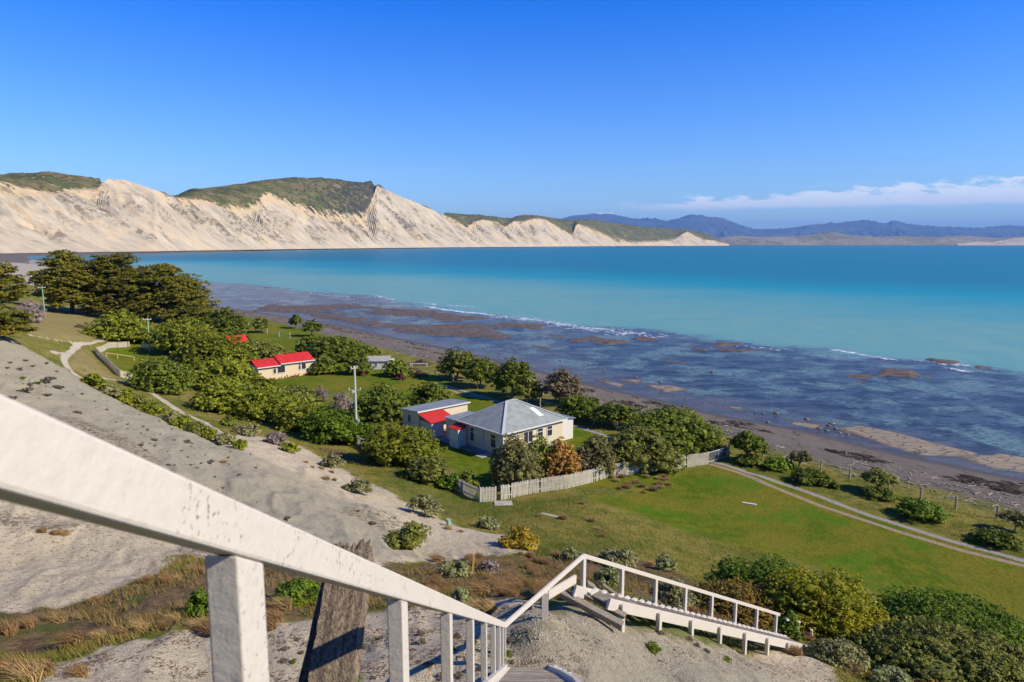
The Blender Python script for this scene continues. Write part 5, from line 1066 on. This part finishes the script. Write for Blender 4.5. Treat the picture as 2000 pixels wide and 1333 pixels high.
# ------------------------------------------------------------------ power poles
def pole(px, pyb, pyt, m_, label, arms, th=.14, base=None):
    p = pick(px, pyb) if base is None else base; dp = depth(p); h = (pyb-pyt)*dp/F/math.cos(R(9)); r0 = root('power_pole', p, label, 'power pole'); mb = MB(); mb.tube([(0, 0, -.3), (0, 0, h)], [th, th*.72], 10); mb.build('shaft', M[m_], r0)
    for zf, ang, ln, nin in arms:
        z = h*zf; d = np.array([math.cos(ang), math.sin(ang), 0]); mb = MB(); mb.beam(-d*ln/2+up*z-(0, th+.02, 0), d*ln/2+up*z-(0, th+.02, 0), .1, .12); ar = mb.build('crossarm', M['postwood'] if m_ == 'pale_pole' else M['insul'], r0)
        for k_ in range(nin):
            q = -d*ln*.45+d*ln*.9*k_/max(1, nin-1)+up*(z+.06)-np.array([0, th+.02, 0]); mb = MB(); mb.tube([q, q+up*.06, q+up*.12, q+up*.2], [.02, .06, .05, .03], 8); mb.build('insulator', M['insul'], ar)
    return r0, p, h
pb = at_z(697, 868, 2.75)
p1, p1p, h1 = pole(697, 868, 715, 'pale_pole', 'tall pale power pole with crossarm in front of the hedge', [(.70, R(5), 1.35, 2), (.975, R(50), .9, 3)], .17, pb)
mb = MB(); mb.box((.22, -.16, h1*.31), ((1, 0, 0), (0, 1, 0), (0, 0, 1)), (.16, .1, .2)); mb.build('meter_box', M['metal'], p1, .01)
mb = MB(); mb.box((-.05, -.26, h1*.68), ((1, 0, 0), (0, 1, 0), (0, 0, 1)), (.2, .08, .12)); mb.build('fuse_box', M['insul'], p1, .01)
p2_, p2p, h2 = pole(293, 688, 622, 'greenpole', 'green power pole beside the timber yard', [(.96, R(10), 1.6, 3)], .15)
p3_, p3p, h3 = pole(87, 611, 560, 'greenpole', 'distant green power pole left of the big cypress clump', [(.95, R(10), 1.8, 2)], .16)
pole(42, 572, 534, 'pale_pole', 'farthest small pale pole near the left edge', [], .13)
# ------------------------------------------------------------------ beach litter, rocks, brush, foam
def scatter(name, material, pts, fn, label, cat):
    mb = MB()
    for p in pts: fn(mb, p)
    o = mb.build(name, material); tag(o, label, cat, kind='stuff'); return o
def shore_pts(n, lo, hi, a0, a1, seed):
    r = np.random.default_rng(seed); out = []
    while len(out) < n:
        a = r.uniform(a0, a1, n*6); q = np.exp(r.uniform(math.log(55), math.log(300), n*6)); x, y = q*np.sin(a), q*np.cos(a); s = sdist(x, y, LANDPOLY)
        nz = fbm(x, y, 8, 3, seed); k_ = (s > lo) & (s < hi) & (nz > -.08); z = H(x[k_], y[k_]); out += list(zip(x[k_], y[k_], z))
    return out[:n]
rs = random.Random(9)
def stick(mb, p):
    a = rs.uniform(0, 6.3); l = abs(rs.gauss(0, .26))+.1; d = np.array([math.cos(a), math.sin(a), rs.uniform(-.08, .1)])*l; q = np.array(p)+up*.05; t = .015+.03*rs.random(); mb.beam(q-d, q+d, t*2, t*1.6)
scatter('driftwood', M['driftwood'], shore_pts(1250, 12, 21, R(-38), R(46), 3), stick, 'pale driftwood sticks strewn along the upper beach', 'driftwood')
def weed(mb, p):
    a = rs.gauss(R(134), .35); l = abs(rs.gauss(0, .42))+.15; q = np.array(p)+up*.03; n = 8; vs = []
    for i in range(n):
        t = 2*math.pi*i/n; k_ = rs.uniform(.6, 1.2); x, y = math.cos(t)*l*k_, math.sin(t)*l*.22*k_; vs.append(q+np.array([x*math.cos(a)-y*math.sin(a), x*math.sin(a)+y*math.cos(a), rs.uniform(0, .05)]))
    c = q+up*.09; mb.add(vs+[c], [(i, (i+1) % n, n) for i in range(n)])
scatter('seaweed', M['weed'], shore_pts(1500, 4.5, 14, R(-38), R(46), 4), weed, 'dark dried seaweed lines on the grey beach', 'seaweed')
def rock(mb, p, s=None):
    iv, fi = ico(); s = s or rs.uniform(.12, .45); j = np.array([[rs.uniform(.75, 1.2)] for _ in iv]); v = iv*j*np.array([1, .8, .55])*s+np.array(p); mb.add(v, [tuple(f) for f in fi])
for i, (px, py, s) in enumerate([(1516, 808, 1.0), (1575, 820, .9), (1618, 832, .8), (1632, 838, .7), (1500, 826, .7), (1600, 838, .9), (1615, 842, .8), (1640, 846, .7), (1588, 830, .5), (1475, 805, .5), (1455, 803, .45), (1460, 797, .4), (1490, 808, .5), (1415, 795, .4), (1374, 787, .5), (1340, 780, .5), (1005, 682, .7), (1030, 690, .6), (1095, 705, .9), (1150, 712, .8), (1180, 725, .7), (1242, 738, .7), (1290, 746, .8), (975, 690, .7), (1625, 828, 1.1), (1655, 850, .8), (1570, 826, .5), (945, 681, .6), (1391, 727, .9), (1435, 733, .5)]):
    p = at_z(px, py, 0.0); mb = MB(); rock(mb, (0, 0, .04), s*.4); o = mb.build('boulder', M['rock']); o.location = p; tag(o, 'dark boulder in the shallow water near the beach', 'boulder', 'boulders in the shallows')
scatter('pebbles', M['rock'], shore_pts(300, -4, 1.0, R(-20), R(40), 12), lambda mb, p: rock(mb, (p[0], p[1], max(p[2], 0)), rs.uniform(.04, .13)), 'small stones along the waterline', 'stones')
# pebbles on bare slope
def slope_pts(n, poly, seed):
    r = np.random.default_rng(seed); out = []; x0, y0 = poly.min(0); x1, y1 = poly.max(0)
    while len(out) < n:
        x, y = r.uniform(x0, x1, n*3), r.uniform(y0, y1, n*3); k_ = in_poly(x, y, poly); z = H(x[k_], y[k_]); out += list(zip(x[k_], y[k_], z))
    return out[:n]
nearP = wp([(980, 1250), (1050, 1195), (1180, 1205), (1290, 1235), (1400, 1265), (1560, 1290), (1640, 1333), (960, 1333)])
def chip(mb, p):
    s = rs.uniform(.008, .03); q = np.array(p); a = rs.uniform(0, 6); vs = [q+np.array([math.cos(a+t)*s*rs.uniform(.6, 1.2), math.sin(a+t)*s*rs.uniform(.6, 1.2), 0.0]) for t in (0, 1.6, 3.1, 4.7)]; mb.add(vs+[q+up*s*.8], [(0, 1, 4), (1, 2, 4), (2, 3, 4), (3, 0, 4)])
scatter('gravel', M['driftwood'], slope_pts(5200, nearP, 5), chip, 'pale stone chips on the bare grey ground beside the stairs', 'gravel')
nearL = wp([(90, 1300), (330, 1235), (700, 1200), (960, 1170), (1060, 1185), (960, 1333), (60, 1333)])
def twigb(mb, p):
    a = rs.uniform(0, 6.3); l = rs.uniform(.012, .055); q = np.array(p)+up*.015; d = np.array([math.cos(a), math.sin(a), rs.uniform(-.1, .5)])*l; mb.beam(q-d, q+d, .012, .009)
scatter('dead_twigs', M['brush'], [q for q in slope_pts(4200, nearL, 6)+slope_pts(800, nearP, 8) if fbm(np.array([q[0]]), np.array([q[1]]), .8, 3, 23)[0] > .07], twigb, 'dead twigs and dry stems on the pale sand', 'twigs')
def heap(px, py, wpx, hpx, label):
    p = pick(px, py); dp = depth(p); w_ = wpx*dp/F; h_ = hpx*dp/F; mb = MB()
    for _ in range(420):
        x, y = max(-w_*.4, min(w_*.4, rs.gauss(0, w_*.2))), max(-w_*.3, min(w_*.3, rs.gauss(0, w_*.14))); z = max(0.02, h_*math.exp(-(x*x+y*y)/(w_*w_*.06))*rs.random()); a = rs.uniform(0, 6.3); l = rs.uniform(.15, .6); d = np.array([math.cos(a), math.sin(a), rs.uniform(-.3, .4)])*l; q = np.array([x, y, z]); mb.beam(q-d, q+d, .05, .04)
    o = mb.build('brush_heap', M['brush']); o.location = p; tag(o, label, 'brush heap')
heap(812, 733, 60, 15, 'brown brush heap on the lawn near the maroon shrub'); heap(822, 712, 52, 12, 'brown brush heap closer to the beach behind the white hut')
heap(155, 640, 30, 6, 'pile of dead branches on the dry grass left of the cypress clump'); heap(322, 778, 22, 10, 'dead branches lying beside the pale path') if False else None
# white bench by the beach trees
bn = root('garden_bench', pick(818, 716), 'small white bench near the brush heaps', 'bench'); mb = MB(); mb.box((0, 0, .5), ((1, 0, 0), (0, 1, 0), (0, 0, 1)), (1.7, .12, .05)); mb.build('top_board', M['trim'], bn)
for x in (-1.5, 1.5): mb = MB(); mb.box((x, 0, .22), ((1, 0, 0), (0, 1, 0), (0, 0, 1)), (.08, .1, .22)); mb.build('leg', M['trim'], bn)
# foam
def foam():
    mb = MB(); r = random.Random(2)
    for pts, wd, den in [([(835, 599), (870, 606), (920, 611), (960, 616)], 1.6, 34), ([(960, 616), (1010, 622), (1060, 627), (1110, 635)], 3.4, 18), ([(1060, 630), (1130, 640), (1200, 650), (1300, 660)], 4.5, 10), ([(1110, 640), (1180, 643), (1250, 652)], 3, 10),
                         ([(1625, 683), (1645, 686), (1668, 690)], .8, 40), ([(1678, 692), (1700, 696), (1750, 704)], .8, 26), ([(1850, 719), (1870, 723), (1892, 727)], .7, 40), ([(1780, 703), (1850, 712), (1900, 716)], 1.2, 8),
                         ([(735, 578), (752, 582), (768, 586)], 2.0, 16), ([(600, 573), (640, 577), (700, 583)], 3, 4), ([(1400, 668), (1440, 676), (1520, 684)], 2, 5), ([(800, 590), (860, 596), (930, 600)], 3, 5)]:
        W_ = [at_z(a, b, 0) for a, b in pts]
        for a, b in zip(W_[:-1], W_[1:]):
            L_ = np.linalg.norm(b-a); d = (b-a)/L_; nn = np.array([-d[1], d[0], 0])
            for _ in range(int(L_*den/2.4)):
                q = a+(b-a)*r.random()+nn*r.gauss(0, wd*.5); l = abs(r.gauss(0, .5))+.12; w_ = l*r.uniform(.12, .35); n = 7
                vs = [q+d*math.cos(2*math.pi*i/n)*l*r.uniform(.6, 1.2)+nn*math.sin(2*math.pi*i/n)*w_*r.uniform(.6, 1.2)+up*.02 for i in range(n)]; mb.add(vs+[q+up*r.uniform(.04, .16)], [(i, (i+1) % n, n) for i in range(n)])
        
    o = mb.build('breaking_foam', M['foam']); tag(o, 'white foam of small breakers on the reef edge', 'foam', kind='stuff')
foam()
# far shoreline surf under the cliffs
mb = MB()
for px in range(180, 1400, 4):
    d0 = np.interp(px, *zip(*D0)); a = at_Y(px, 480, d0-10)*[1, 1, 0]; b = at_Y(px+4, 480, np.interp(px+4, *zip(*D0))-10)*[1, 1, 0]
    if vnoise(np.array([px*.03]), np.array([2.]), 4)[0] > -.12:
        wdt = 9*(d0/2500); mb.add([a, b, b-np.array([-.3*wdt, wdt, 0]), a-np.array([-.3*wdt, wdt, 0])], [(0, 1, 2, 3)])
o = mb.build('surf_line', M['foam']); o.location = (0, 0, .3); tag(o, 'thin white surf line along the foot of the far cliffs', 'foam', kind='stuff')
# ------------------------------------------------------------------ air
mb = MB(); mb.box((0, 20000, 895), ((1, 0, 0), (0, 1, 0), (0, 0, 1)), (62000, 30000+11000, 905)); hzb = mb.build('haze', None)
m = bpy.data.materials.new('haze'); m.use_nodes = True; m.node_tree.nodes.clear(); g = G(m.node_tree); v = g.new('ShaderNodeVolumePrincipled'); v.inputs['Color'].default_value = (.24, .50, 1.0, 1); v.inputs['Density'].default_value = 3.0e-5; v.inputs['Anisotropy'].default_value = 0.0
oo = g.new('ShaderNodeOutputMaterial'); g.l.new(v.outputs[0], oo.inputs['Volume']); hzb.data.materials.append(m); tag(hzb, kind='stuff'); hzb['label'] = 'blue distance haze over the bay'; hzb['category'] = 'haze'
